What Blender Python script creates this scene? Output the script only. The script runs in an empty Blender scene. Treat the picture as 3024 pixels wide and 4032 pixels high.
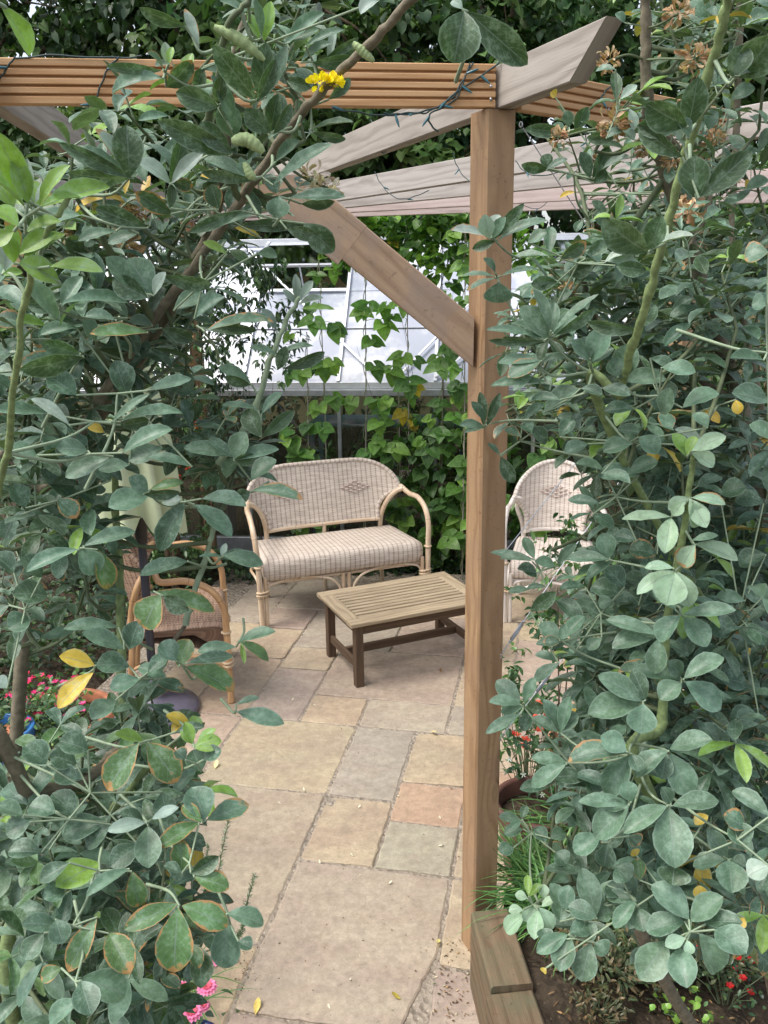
import bpy, math, random
import numpy as np
from mathutils import Vector, Matrix
random.seed(7); rng = np.random.default_rng(11)
PI = math.pi
# ------------------------------------------------------------------ camera
CAM_H = 2.1
PITCH, ROLL, FPX = 0.267635, -0.015024, 3345.16
_cp, _sp = math.cos(PITCH), math.sin(PITCH)
_fw = Vector((0, _cp, -_sp)); _up = Vector((0, _sp, _cp)); _rt = Vector((1, 0, 0))
_c, _s = math.cos(ROLL), math.sin(ROLL)
_r2 = _rt*_c + _up*_s; _u2 = -_rt*_s + _up*_c
cd = bpy.data.cameras.new('camera'); cam = bpy.data.objects.new('camera', cd)
bpy.context.scene.collection.objects.link(cam)
cd.sensor_fit = 'VERTICAL'; cd.sensor_height = 36; cd.lens = FPX/4032*36
cd.clip_start = .05; cd.clip_end = 400
m = Matrix((( _r2.x, _u2.x, -_fw.x, 0), (_r2.y, _u2.y, -_fw.y, 0), (_r2.z, _u2.z, -_fw.z, CAM_H), (0, 0, 0, 1)))
cam.matrix_world = m
bpy.context.scene.camera = cam
cd.dof.use_dof = False
# ------------------------------------------------------------------ light
SUN_EL, SUN_AZ = math.radians(60), math.radians(250)   # azimuth clockwise from +y
w = bpy.data.worlds.new('World'); bpy.context.scene.world = w; w.use_nodes = True
nt = w.node_tree; bg = nt.nodes['Background']
sky = nt.nodes.new('ShaderNodeTexSky'); sky.sky_type = 'NISHITA'; sky.sun_disc = False
sky.sun_elevation = SUN_EL; sky.sun_rotation = SUN_AZ; sky.air_density = 1.0; sky.dust_density = 3.0; sky.ozone_density = .6
hs = nt.nodes.new('ShaderNodeHueSaturation'); hs.inputs['Saturation'].default_value = .45
nt.links.new(sky.outputs[0], hs.inputs['Color']); nt.links.new(hs.outputs[0], bg.inputs[0]); bg.inputs[1].default_value = .15
sd = bpy.data.lights.new('sun', 'SUN'); sd.energy = 1.3; sd.angle = math.radians(24); sd.color = (1, .95, .88)
sun = bpy.data.objects.new('sun', sd); bpy.context.scene.collection.objects.link(sun)
sdir = Vector((math.sin(SUN_AZ)*math.cos(SUN_EL), math.cos(SUN_AZ)*math.cos(SUN_EL), math.sin(SUN_EL)))
sun.rotation_euler = sdir.to_track_quat('Z', 'Y').to_euler()
sc = bpy.context.scene
sc.view_settings.view_transform = 'Standard'; sc.view_settings.look = 'None'
sc.view_settings.exposure = 1.0; sc.view_settings.gamma = 1
COL = sc.collection
# ------------------------------------------------------------------ projection helpers (source photo pixels -> metres)
def ray(px, py): return _fw*FPX + _r2*(px-1512) - _u2*(py-2016)
def at_z(px, py, z):
    d = ray(px, py); return Vector((0, 0, CAM_H)) + d*((z-CAM_H)/d.z)
def at_y(px, py, Y):
    d = ray(px, py); return Vector((0, 0, CAM_H)) + d*(Y/d.y)
def at_d(px, py, dist):
    return Vector((0, 0, CAM_H)) + ray(px, py).normalized()*dist
def at_plane(px, py, p0, n):
    d = ray(px, py); o = Vector((0, 0, CAM_H)); return o + d*((Vector(p0)-o).dot(n)/d.dot(n))
K = 3024/1659
def D_(x, y, dist): return at_d(x*K, y*K, dist)
def s2l(r, g, b):
    f = lambda v: (v/255/12.92) if v/255 <= .04045 else ((v/255+.055)/1.055)**2.4
    return (f(r), f(g), f(b))
# ------------------------------------------------------------------ objects
def tag(o, label=None, cat=None, group=None, kind=None):
    if label: o['label'] = label
    if cat: o['category'] = cat
    if group: o['group'] = group
    if kind: o['kind'] = kind
    return o
def empty(name, loc, rz=0):
    o = bpy.data.objects.new(name, None); COL.objects.link(o); o.location = loc; o.rotation_euler = (0, 0, rz)
    o.empty_display_size = .1; o.matrix_basis = Matrix.Translation(Vector(loc)) @ Matrix.Rotation(rz, 4, 'Z'); return o
class MB:
    def __init__(s): s.v = []; s.f = []; s.uv = []; s.sm = []
    def add(s, vs, fs, uvs, smooth=True):
        b = len(s.v); s.v += [tuple(v) for v in vs]
        for f, u in zip(fs, uvs): s.f.append([b+i for i in f]); s.uv += u; s.sm.append(smooth)
    def tube(s, pts, rad, n=8, caps=True, u0=0):
        pts = [Vector(p) for p in pts]
        if not hasattr(rad, '__len__'): rad = [rad]*len(pts)
        T = [(pts[min(i+1, len(pts)-1)]-pts[max(i-1, 0)]).normalized() for i in range(len(pts))]
        a = Vector((0, 0, 1)) if abs(T[0].z) < .9 else Vector((1, 0, 0))
        N = (a - T[0]*a.dot(T[0])).normalized(); vs = []; L = u0; us = []
        for i, p in enumerate(pts):
            N = (N - T[i]*N.dot(T[i])).normalized(); B = T[i].cross(N)
            if i: L += (p-pts[i-1]).length
            us.append(L)
            for k in range(n):
                an = 2*PI*k/n; vs.append(p + (N*math.cos(an)+B*math.sin(an))*rad[i])
        fs = []; uv = []
        for i in range(len(pts)-1):
            for k in range(n):
                k2 = (k+1) % n; c = 2*PI*rad[i]/n
                fs.append([i*n+k, i*n+k2, (i+1)*n+k2, (i+1)*n+k]); uv.append([(us[i], k*c), (us[i], (k+1)*c), (us[i+1], (k+1)*c), (us[i+1], k*c)])
        s.add(vs, fs, uv)
        if caps:
            s.add(vs[:n], [list(range(n))[::-1]], [[(v.x, v.y) for v in vs[:n]]], False)
            s.add(vs[-n:], [list(range(n))], [[(v.x, v.y) for v in vs[-n:]]], False)
    def prism(s, p0, p1, prof, side, up, cut0=None, cut1=None, caps=True, smooth=False):
        """extrude profile (a,b) in side/up axes from p0 to p1; cut = (da,db) slope shift of the end along the length"""
        p0, p1, side, up = Vector(p0), Vector(p1), Vector(side), Vector(up); d = (p1-p0).normalized(); n = len(prof); L = (p1-p0).length
        A = []; B = []
        for a, b in prof:
            s0 = (cut0[0]*a+cut0[1]*b) if cut0 else 0; s1 = (cut1[0]*a+cut1[1]*b) if cut1 else 0
            A.append(p0+side*a+up*b+d*s0); B.append(p1+side*a+up*b+d*s1)
        fs = []; uv = []; c = 0
        for k in range(n):
            k2 = (k+1) % n; l = math.hypot(prof[k2][0]-prof[k][0], prof[k2][1]-prof[k][1])
            fs.append([k, k2, n+k2, n+k]); uv.append([(0, c), (0, c+l), (L, c+l), (L, c)]); c += l
        s.add(A+B, fs, uv, smooth)
        if caps:
            s.add(A, [list(range(n))[::-1]], [[(b*.1, a) for a, b in prof][::-1]], False); s.add(B, [list(range(n))], [[(b*.1, a) for a, b in prof]], False)
    def beam(s, p0, p1, w, h, up=(0, 0, 1), ch=.003, cut0=None, cut1=None):
        p0, p1 = Vector(p0), Vector(p1); d = (p1-p0).normalized(); up = Vector(up)
        if abs(d.dot(up)) > .95: up = Vector((0, 1, 0))
        side = d.cross(up).normalized(); up = side.cross(d).normalized(); a, b = w/2, h/2
        pr = [(-a+ch, -b), (a-ch, -b), (a, -b+ch), (a, b-ch), (a-ch, b), (-a+ch, b), (-a, b-ch), (-a, -b+ch)]
        s.prism(p0, p1, pr, side, up, cut0, cut1)
    def lathe(s, c, prof, n=24, sx=1, sy=1, cap=False):
        c = Vector(c); vs = []
        for r, z in prof:
            for k in range(n): vs.append(c+Vector((r*sx*math.cos(2*PI*k/n), r*sy*math.sin(2*PI*k/n), z)))
        fs = []; uv = []
        for i in range(len(prof)-1):
            for k in range(n):
                k2 = (k+1) % n; fs.append([i*n+k, i*n+k2, (i+1)*n+k2, (i+1)*n+k]); uv.append([(k/n, prof[i][1]), ((k+1)/n, prof[i][1]), ((k+1)/n, prof[i+1][1]), (k/n, prof[i+1][1])])
        s.add(vs, fs, uv)
        if cap: s.add(vs[-n:], [list(range(n))], [[(v.x, v.y) for v in vs[-n:]]], False)
    def grid(s, P, uvf, smooth=True):
        """P[i][j] points"""
        ni, nj = len(P), len(P[0]); vs = [p for r in P for p in r]; fs = []; uv = []
        for i in range(ni-1):
            for j in range(nj-1):
                q = [(i, j), (i, j+1), (i+1, j+1), (i+1, j)]; fs.append([a*nj+b for a, b in q]); uv.append([uvf(a, b) for a, b in q])
        s.add(vs, fs, uv, smooth)
    def blob(s, c, r, n=8, sc=(1, 1, 1)):
        pr = [(math.sin(PI*i/n)*r, -math.cos(PI*i/n)*r*sc[2]) for i in range(n+1)]
        s.lathe(c, [(max(a, 1e-4), b) for a, b in pr], n+2, sc[0], sc[1])
    def build(s, name, mat, parent=None, world=True):
        me = bpy.data.meshes.new(name); me.from_pydata([tuple(v) for v in s.v], [], s.f)
        ul = me.uv_layers.new(name='UVMap'); ul.data.foreach_set('uv', np.array(s.uv, dtype=np.float32).ravel())
        me.polygons.foreach_set('use_smooth', s.sm); me.materials.append(mat); me.update()
        return link(name, me, parent, world)
def link(name, me, parent, world=True):
    o = bpy.data.objects.new(name, me); COL.objects.link(o)
    if parent is not None:
        o.parent = parent
        if world: o.matrix_parent_inverse = chain(parent).inverted()
    else:
        co = np.empty(len(me.vertices)*3, np.float32); me.vertices.foreach_get('co', co); c = co.reshape(-1, 3)
        off = np.array([(c[:, 0].min()+c[:, 0].max())/2, (c[:, 1].min()+c[:, 1].max())/2, c[:, 2].min()], np.float32)
        me.vertices.foreach_set('co', (c-off).ravel()); me.update(); o.location = off.tolist(); o.matrix_basis = Matrix.Translation(Vector(off.tolist()))
    return o
def chain(o):
    return o.matrix_basis.copy() if o.parent is None else chain(o.parent) @ o.matrix_parent_inverse @ o.matrix_basis
# ------------------------------------------------------------------ node helpers
class NT:
    def __init__(s, name, rough=.6, spec=.5):
        s.m = bpy.data.materials.new(name); s.m.use_nodes = True; s.t = s.m.node_tree; s.b = s.t.nodes['Principled BSDF']
        s.b.inputs['Roughness'].default_value = rough; s.b.inputs['Specular IOR Level'].default_value = spec
    def n(s, ty, **kw):
        nd = s.t.nodes.new('ShaderNode'+ty)
        for k, v in kw.items():
            if k.startswith('i_'): nd.inputs[k[2:].replace('_', ' ')].default_value = v
            else: setattr(nd, k, v)
        return nd
    def l(s, a, b): s.t.links.new(a, b)
    def math(s, op, a, b=None, c=None, clamp=False):
        nd = s.t.nodes.new('ShaderNodeMath'); nd.operation = op; nd.use_clamp = clamp
        for i, x in enumerate((a, b, c)):
            if x is None: continue
            if isinstance(x, (int, float)): nd.inputs[i].default_value = x
            else: s.l(x, nd.inputs[i])
        return nd.outputs[0]
    def mix(s, f, a, b, mode='MIX'):
        nd = s.t.nodes.new('ShaderNodeMix'); nd.data_type = 'RGBA'; nd.blend_type = mode; nd.clamp_factor = True
        for i, x in ((0, f), (6, a), (7, b)):
            if isinstance(x, (int, float)): nd.inputs[i].default_value = x
            elif isinstance(x, tuple): nd.inputs[i].default_value = (*x[:3], 1)
            else: s.l(x, nd.inputs[i])
        return nd.outputs[2]
    def ramp(s, f, stops):
        nd = s.t.nodes.new('ShaderNodeValToRGB'); e = nd.color_ramp.elements
        while len(e) < len(stops): e.new(.5)
        for q, (p, c) in zip(e, stops): q.position = p; q.color = (*c, 1) if isinstance(c, tuple) else (c, c, c, 1)
        s.l(f, nd.inputs[0]); return nd.outputs[0]
    def noise(s, vec, scale, detail=3, rough=.55, dim='3D'):
        nd = s.n('TexNoise'); nd.inputs['Scale'].default_value = scale; nd.inputs['Detail'].default_value = detail; nd.inputs['Roughness'].default_value = rough
        if vec is not None: s.l(vec, nd.inputs['Vector'])
        return nd.outputs[0]
    def mapping(s, vec, scale=(1, 1, 1), loc=(0, 0, 0)):
        nd = s.n('Mapping'); nd.inputs['Scale'].default_value = scale; nd.inputs['Location'].default_value = loc; s.l(vec, nd.inputs['Vector']); return nd.outputs[0]
    def bump(s, h, strength=.3, dist=.002):
        nd = s.n('Bump'); nd.inputs['Strength'].default_value = strength; nd.inputs['Distance'].default_value = dist; s.l(h, nd.inputs['Height']); s.l(nd.outputs[0], s.b.inputs['Normal'])
    def col(s, c): s.l(c, s.b.inputs['Base Color'])
def mul(c, k): return tuple(x*k for x in c)
def wood(name, light, dark, grain=70, knots=.6, rough=.75, fine=.35, weather=None):
    q = NT(name, rough, .3); uv = q.n('UVMap').outputs[0]; oi = q.n('ObjectInfo')
    off = q.n('CombineXYZ'); q.l(q.math('MULTIPLY', oi.outputs['Random'], 13.7), off.inputs[0]); q.l(q.math('MULTIPLY', oi.outputs['Random'], 5.1), off.inputs[1])
    va = q.n('VectorMath', operation='ADD'); q.l(uv, va.inputs[0]); q.l(off.outputs[0], va.inputs[1]); uv = va.outputs[0]
    sep = q.n('SeparateXYZ'); q.l(uv, sep.inputs[0])
    n1 = q.noise(q.mapping(uv, (1.6, 9, 1)), 1, 2)
    vo = q.n('TexVoronoi'); vo.inputs['Scale'].default_value = 1; vo.inputs['Randomness'].default_value = 1; q.l(q.mapping(uv, (2.2, 7.5, 1)), vo.inputs['Vector'])
    kd = vo.outputs['Distance']; kn = q.math('SUBTRACT', 1, q.math('MULTIPLY', kd, 2.7), clamp=True)
    g = q.math('ADD', q.math('MULTIPLY', sep.outputs[1], grain*3), q.math('MULTIPLY', n1, 22)); g = q.math('ADD', g, q.math('MULTIPLY', kn, 16*knots))
    band = q.math('MULTIPLY', q.math('ADD', q.math('SINE', g), 1), .5)
    fn = q.noise(q.mapping(uv, (8, 420, 1)), 1, 2, .7); big = q.noise(q.mapping(uv, (.9, 6, 1)), 1.4, 2)
    f = q.math('ADD', q.math('MULTIPLY', q.math('POWER', band, 2.2), .24), q.math('MULTIPLY', fn, fine+.1)); f = q.math('ADD', f, q.math('MULTIPLY', big, .35))
    c = q.ramp(f, [(.15, light), (.85, dark)])
    kmask = q.math('MULTIPLY', q.math('GREATER_THAN', kn, .66), knots); c = q.mix(kmask, c, mul(dark, .45))
    kr = q.math('MULTIPLY', q.math('SUBTRACT', 1, q.math('MULTIPLY', q.math('ABSOLUTE', q.math('SUBTRACT', kn, .62)), 16), clamp=True), .6*knots); c = q.mix(kr, c, mul(dark, .35))
    ck = q.noise(q.mapping(uv, (1.1, 75, 1), (3, 3, 0)), 1, 3, .6); c = q.mix(q.math('MULTIPLY', q.ramp(ck, [(.66, 0.), (.70, 1.)]), .55), c, mul(dark, .3))
    st_n = q.noise(q.mapping(uv, (2.5, 12, 1), (7, 1, 0)), 1, 4, .7); c = q.mix(q.math('MULTIPLY', q.ramp(st_n, [(.5, 0.), (.75, 1.)]), .35), c, mul(dark, .6))
    if weather:
        tc = q.n('TexCoord').outputs['Object']; wn = q.noise(tc, 7, 4, .65)
        c = q.mix(q.math('MULTIPLY', q.ramp(wn, [(.42, 0.), (.62, 1.)]), .7), c, weather)
        sp = q.noise(tc, 55, 3, .7); c = q.mix(q.math('MULTIPLY', q.ramp(sp, [(.60, 0.), (.72, 1.)]), .4), c, mul(dark, .4))
    q.col(c); h = q.math('ADD', q.math('MULTIPLY', band, .5), fn); q.bump(h, .35, .0015); return q.m
def plain(name, c, rough=.6, metal=0, var=.25, scale=30, spec=.5, bump=0):
    q = NT(name, rough, spec); tc = q.n('TexCoord').outputs['Object']; n = q.noise(tc, scale, 4, .6)
    q.col(q.ramp(n, [(.3, mul(c, 1-var)), (.7, mul(c, 1+var*.6))])); q.b.inputs['Metallic'].default_value = metal
    if bump: q.bump(n, bump, .004)
    return q.m
def leafmat(name, mott=.5, vein=.5, rough=.55, trans=.25, pale=(.34, .44, .40), backmix=(.10, .15, .07), sheen=0, scale=60, backf=.5):
    q = NT(name, rough, .45); at = q.n('Attribute', attribute_name='Col'); uv = q.n('UVMap').outputs[0]; sp = q.n('SeparateXYZ'); q.l(uv, sp.inputs[0])
    t = q.math('ABSOLUTE', q.math('SUBTRACT', q.math('MULTIPLY', sp.outputs[0], 2), 1)); s_ = sp.outputs[1]; tc = q.n('TexCoord').outputs['Object']
    n = q.noise(tc, scale, 4, .7); n2 = q.noise(tc, scale*4, 3, .7)
    c = at.outputs['Color']; c = q.mix(1, c, q.ramp(n, [(.25, .55), (.75, 1.4)]), 'MULTIPLY')
    if mott:
        c = q.mix(q.math('MULTIPLY', q.ramp(q.math('ADD', q.math('MULTIPLY', n, .75), q.math('MULTIPLY', n2, .25)), [(.50, 0.), (.68, 1.)]), mott), c, pale)
    mid = q.math('MULTIPLY', q.math('LESS_THAN', t, .045), .65*vein)
    lat = q.math('SINE', q.math('MULTIPLY', q.math('SUBTRACT', s_, q.math('MULTIPLY', t, .28)), 2*PI*8)); lat = q.math('MULTIPLY', q.math('POWER', q.math('MAXIMUM', lat, 0), 10), .22*vein)
    c = q.mix(lat, c, pale); c = q.mix(mid, c, mul(pale, .65))
    edge = q.math('MULTIPLY', q.ramp(t, [(.86, 0.), (.97, 1.)]), .4*vein); c = q.mix(edge, c, mul(pale, 1.1))
    # brown scorched margin where attribute alpha is high
    em = q.math('MAXIMUM', t, q.math('MULTIPLY', s_, .98)); em = q.math('ADD', em, q.math('MULTIPLY', q.math('SUBTRACT', n, .5), .9)); em = q.ramp(em, [(.86, 0.), (.93, 1.)])
    em = q.math('MULTIPLY', em, q.math('GREATER_THAN', at.outputs['Alpha'], .5)); c = q.mix(q.math('MULTIPLY', em, .85), c, (.42, .22, .08))
    ge = q.n('NewGeometry'); c = q.mix(q.math('MULTIPLY', ge.outputs['Backfacing'], backf), c, q.mix(.5, c, backmix))
    q.col(c); q.bump(q.math('SUBTRACT', n2, lat), .25, .001)
    if sheen: q.b.inputs['Sheen Weight'].default_value = sheen; q.b.inputs['Sheen Roughness'].default_value = .4
    tr = q.n('BsdfTranslucent'); q.l(q.mix(1, c, (1.3, 1.5, .6), 'MULTIPLY'), tr.inputs['Color']); mx = q.n('MixShader'); mx.inputs[0].default_value = trans
    q.l(q.b.outputs[0], mx.inputs[1]); q.l(tr.outputs[0], mx.inputs[2]); q.l(mx.outputs[0], q.t.nodes['Material Output'].inputs[0]); return q.m
# ------------------------------------------------------------------ leaf clouds (numpy)
def prof_fn(kind):
    if kind == 'obov': return lambda s: np.sin(PI*np.clip(s, 0, 1)**1.24)**.76
    if kind == 'lance': return lambda s: np.sin(PI*s**.85)
    if kind == 'petal': return lambda s: np.sin(PI*np.minimum(s, .999)**1.6)**.6*.9+.1*(1-s)
    if kind == 'strap': return lambda s: (1-s**3)*(.6+.4*np.minimum(1, s*5))
    if kind == 'heart': return lambda s: np.interp(s, [0, .06, .2, .4, .6, .8, .93, 1], [.62, .9, 1, .9, .66, .36, .13, 0])
def norm(a): return a/np.maximum(np.linalg.norm(a, axis=-1, keepdims=True), 1e-9)
class Leaves:
    def __init__(s): s.O = []; s.D = []; s.N = []; s.L = []; s.W = []; s.c = []; s.fo = []; s.col = []
    def add(s, o, d, n, L, W, curl=.5, fold=.35, col=(.1, .2, .1), edge=0):
        s.O.append(tuple(o)); s.D.append(tuple(d)); s.N.append(tuple(n)); s.L.append(L); s.W.append(W); s.c.append(curl); s.fo.append(fold); s.col.append((*col[:3], edge))
    def build(s, name, mat, parent=None, kind='obov', ns=6, nt=2, rip=.0):
        O, D, N = (np.array(a, float) for a in (s.O, s.D, s.N)); n = len(O); L = np.array(s.L)[:, None, None]; W = np.array(s.W)[:, None, None]
        D = norm(D); S = norm(np.cross(D, N)); N = np.cross(S, D); c = np.array(s.c)[:, None, None]; c = np.where(np.abs(c) < .02, .02, c); fo = np.array(s.fo)[:, None, None]
        sv = np.linspace(0, 1, ns+1)[None, :, None]
        if kind in ('obov', 'petal'): sv = .35*sv+.65*(1-np.cos(PI*sv))/2
        tv = np.linspace(-1, 1, nt+1)[None, None, :]
        w = prof_fn(kind)(sv); x = np.sin(c*sv)/c*L; z = -(1-np.cos(c*sv))/c*L
        lat = tv*w*W/2*np.cos(fo); hz = np.abs(tv)*w*W/2*np.sin(fo)
        if rip: hz = hz + rip*L*np.abs(tv)*w*np.sin(sv*17+rng.uniform(0, 6, (n, 1, 1))+np.sign(tv)*1.3)
        if kind == 'heart': x = x - .16*L*np.abs(tv)*np.clip(1-sv/.25, 0, 1)
        cs = np.cos(c*sv); sn = np.sin(c*sv); x = x + sn*hz; z = z + cs*hz
        x, z, lat = (np.broadcast_to(a, (n, ns+1, nt+1)) for a in (x, z, lat))
        P = O[:, None, None, :] + x[..., None]*D[:, None, None, :] + z[..., None]*N[:, None, None, :] + lat[..., None]*S[:, None, None, :]
        V = (ns+1)*(nt+1); P = P.reshape(-1, 3); i, j = np.meshgrid(np.arange(ns), np.arange(nt), indexing='ij'); a = (i*(nt+1)+j).ravel()
        q = np.stack([a, a+1, a+nt+2, a+nt+1], 1); F = (q[None]+(np.arange(n)*V)[:, None, None]).reshape(-1, 4)
        me = bpy.data.meshes.new(name); me.vertices.add(len(P)); me.vertices.foreach_set('co', P.astype(np.float32).ravel())
        me.loops.add(F.size); me.loops.foreach_set('vertex_index', F.astype(np.int32).ravel()); me.polygons.add(len(F))
        me.polygons.foreach_set('loop_start', np.arange(0, F.size, 4, dtype=np.int32)); me.polygons.foreach_set('use_smooth', np.ones(len(F), bool)); me.update(calc_edges=True)
        uvv = np.stack(np.broadcast_arrays(tv[0]*.5+.5, sv[0]), -1).reshape(-1, 2); uvl = np.tile(uvv, (n, 1))[F.ravel()]
        ul = me.uv_layers.new(name='UVMap'); ul.data.foreach_set('uv', uvl.astype(np.float32).ravel())
        ca = me.color_attributes.new('Col', 'FLOAT_COLOR', 'POINT'); ca.data.foreach_set('color', np.repeat(np.array(s.col, np.float32), V, 0).ravel())
        me.materials.append(mat); me.validate(); return link(name, me, parent)
def rv(): 
    v = rng.normal(size=3); return Vector(v/np.linalg.norm(v))
def vary(c, k=.2):
    f = 1+random.uniform(-k, k); return (c[0]*f*(1+random.uniform(-k, k)*.4), c[1]*f, c[2]*f*(1+random.uniform(-k, k)*.4))
def bez(pts, n=8):
    """Catmull-Rom through points"""
    P = [Vector(p) for p in pts]; P = [P[0]*2-P[1]]+P+[P[-1]*2-P[-2]]; out = []
    for i in range(1, len(P)-2):
        for k in range(n):
            t = k/n; a, b, c, d = P[i-1:i+3]
            out.append(.5*((2*b)+(c-a)*t+(2*a-5*b+4*c-d)*t*t+(3*b-a-3*c+d)*t**3))
    out.append(P[-2]); return out
# ------------------------------------------------------------------ materials
M = {}
M['deck'] = wood('decking_wood', s2l(214, 178, 136), s2l(172, 126, 84), 45, .3)
M['brace'] = wood('brace_wood', s2l(202, 174, 146), s2l(150, 122, 98), 45, .6, .75, .35, s2l(160, 142, 130))
M['post'] = wood('post_wood', s2l(186, 154, 118), s2l(122, 92, 64), 38, .75, .75, .35, s2l(150, 122, 96))
M['grey'] = wood('weathered_wood', s2l(190, 184, 178), s2l(144, 136, 130), 55, .25)
M['greydark'] = wood('weathered_brown', s2l(184, 176, 166), s2l(128, 120, 112), 55, .4)
M['pink'] = wood('pale_pink_wood', s2l(208, 192, 186), s2l(176, 156, 150), 55, .2)
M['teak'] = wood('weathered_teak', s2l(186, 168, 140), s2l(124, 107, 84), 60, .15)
M['teakdark'] = wood('dark_teak', s2l(104, 84, 66), s2l(70, 55, 43), 60, .15)  # darker brown teak for the table legs, aprons and stretchers
M['sleeper'] = wood('sleeper_wood', s2l(142, 122, 98), s2l(92, 74, 56), 40, .3, .9, .6, (.12, .12, .07))
M['bark'] = plain('bark', (.11, .085, .055), .9, 0, .5, 25, .2, .6)
M['twig'] = plain('twig', (.12, .15, .08), .7, 0, .3, 60, .3)
M['stem_green'] = plain('stem_green', (.22, .29, .12), .7, 0, .4, 120, .3, .4)
M['stem_brown'] = plain('stem_brown', (.19, .165, .115), .85, 0, .4, 90, .3, .5)
M['petiole'] = plain('petiole', (.27, .35, .23), .6, 0, .25, 60, .3)
M['medick'] = leafmat('medick_leaf', .55, .9, .42, .2, (.27, .365, .31), (.10, .13, .05), .08, 75, .75)
M['bean'] = leafmat('bean_leaf', .15, .5, .45, .35, (.32, .50, .16), (.1, .2, .05), 0, 40)
M['tree'] = leafmat('tree_leaf', 0, .2, .5, .2, (.2, .3, .1), (.1, .16, .06), 0, 12)
M['glossy'] = leafmat('glossy_leaf', .1, .3, .3, .15, (.2, .35, .15), (.08, .14, .05), 0, 60)
M['petal'] = leafmat('petal', 0, 0, .6, .3, (.5, .5, .5), (.3, .3, .3), 0, 60, 0)
M['dry'] = leafmat('dry_petal', .2, .2, .9, .2, (.6, .5, .36), (.3, .2, .1), 0, 90, 0)
M['cable'] = plain('green_cable', (.012, .035, .035), .45, 0, .2)
M['bulb'] = plain('clear_bulb', (.03, .12, .15), .2, 0, .2)
M['steel'] = plain('galvanised_steel', (.55, .56, .58), .32, .9, .2, 40)
M['alu'] = plain('aluminium', (.72, .74, .78), .38, .55, .12, 20)
M['alu_dark'] = plain('dull_aluminium', (.42, .44, .46), .5, .5, .25, 14)
M['terra'] = plain('terracotta', (.48, .19, .10), .8, 0, .25, 12, .3, .2)
M['terra_dark'] = plain('dark_glazed_clay', (.13, .06, .045), .5, 0, .3, 12)
M['blue'] = plain('blue_glaze', (.04, .17, .42), .35, 0, .15, 9)
M['black'] = plain('black_plastic', (.025, .022, .02), .4)
M['pole'] = plain('dark_grey_metal', (.055, .058, .075), .38, .5, .2, 8)
M['base'] = plain('grey_resin', (.13, .12, .16), .33, 0, .3, 9)
M['canvas'] = plain('pale_green_canvas', (.50, .56, .36), .9, 0, .12, 6, .2)
M['bluepaint'] = plain('blue_grey_metal', (.22, .32, .42), .5, .3, .2, 9)
M['render'] = plain('cream_render', (.62, .50, .27), .9, 0, .15, 2)
# soil
def soilmat(name, c1, c2):
    q = NT(name, .95, .2); tc = q.n('TexCoord').outputs['Object']; n = q.noise(tc, 14, 8, .75); v = q.n('TexVoronoi'); v.inputs['Scale'].default_value = 45; q.l(tc, v.inputs['Vector'])
    c = q.ramp(n, [(.3, c1), (.7, c2)]); c = q.mix(q.math('MULTIPLY', q.math('LESS_THAN', v.outputs['Distance'], .16), .35), c, mul(c2, 2.2)); q.col(c); q.bump(q.math('ADD', n, v.outputs['Distance']), .9, .02); return q.m
M['soil'] = soilmat('soil', (.030, .022, .015), (.10, .075, .05))
M['mortar'] = soilmat('joint_mortar', (.25, .21, .165), (.46, .39, .31))
def stonemat():
    q = NT('sandstone', .72, .35); at = q.n('Attribute', attribute_name='Col'); tc = q.n('TexCoord').outputs['Object']
    rot = q.n('Mapping'); rot.inputs['Rotation'].default_value = (0, 0, .7); rot.inputs['Scale'].default_value = (1, 2.6, 1); q.l(tc, rot.inputs[0])
    cmb = q.n('VectorMath', operation='ADD'); q.l(rot.outputs[0], cmb.inputs[0]); q.l(at.outputs['Color'], cmb.inputs[1])
    n1 = q.noise(cmb.outputs[0], 3.2, 5, .6); n2 = q.noise(tc, 9, 5, .65); n3 = q.noise(tc, 140, 3, .7); n4 = q.noise(tc, 34, 4, .7)
    c = q.mix(q.ramp(n1, [(.35, 0.), (.65, .75)]), at.outputs['Color'], q.mix(1, at.outputs['Color'], (.80, .74, .78), 'MULTIPLY'))
    c = q.mix(q.math('MULTIPLY', q.ramp(n2, [(.5, 0.), (.7, 1.)]), .30), c, (.34, .26, .18))
    c = q.mix(q.math('MULTIPLY', q.ramp(q.noise(tc, 1.6, 3), [(.5, 0.), (.72, 1.)]), .3), c, (.24, .23, .19))
    c = q.mix(1, c, q.ramp(n4, [(.3, .78), (.7, 1.14)]), 'MULTIPLY'); c = q.mix(q.math('MULTIPLY', q.ramp(q.noise(tc, 5.5, 5, .7), [(.56, 0.), (.66, 1.)]), .22), c, (.20, .16, .13)); c = q.mix(1, c, q.ramp(n3, [(.2, .82), (.8, 1.14)]), 'MULTIPLY')
    sp = q.noise(tc, 70, 2, .5); c = q.mix(q.math('MULTIPLY', q.ramp(sp, [(.70, 0.), (.74, 1.)]), .6), c, (.10, .085, .06))
    q.col(c); h = q.math('ADD', q.math('MULTIPLY', n2, 1), q.math('MULTIPLY', n4, .3)); q.bump(h, .5, .006)
    q.l(q.ramp(n2, [(.3, .55), (.7, .85)]), q.b.inputs['Roughness']); return q.m
M['stone'] = stonemat()
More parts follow.
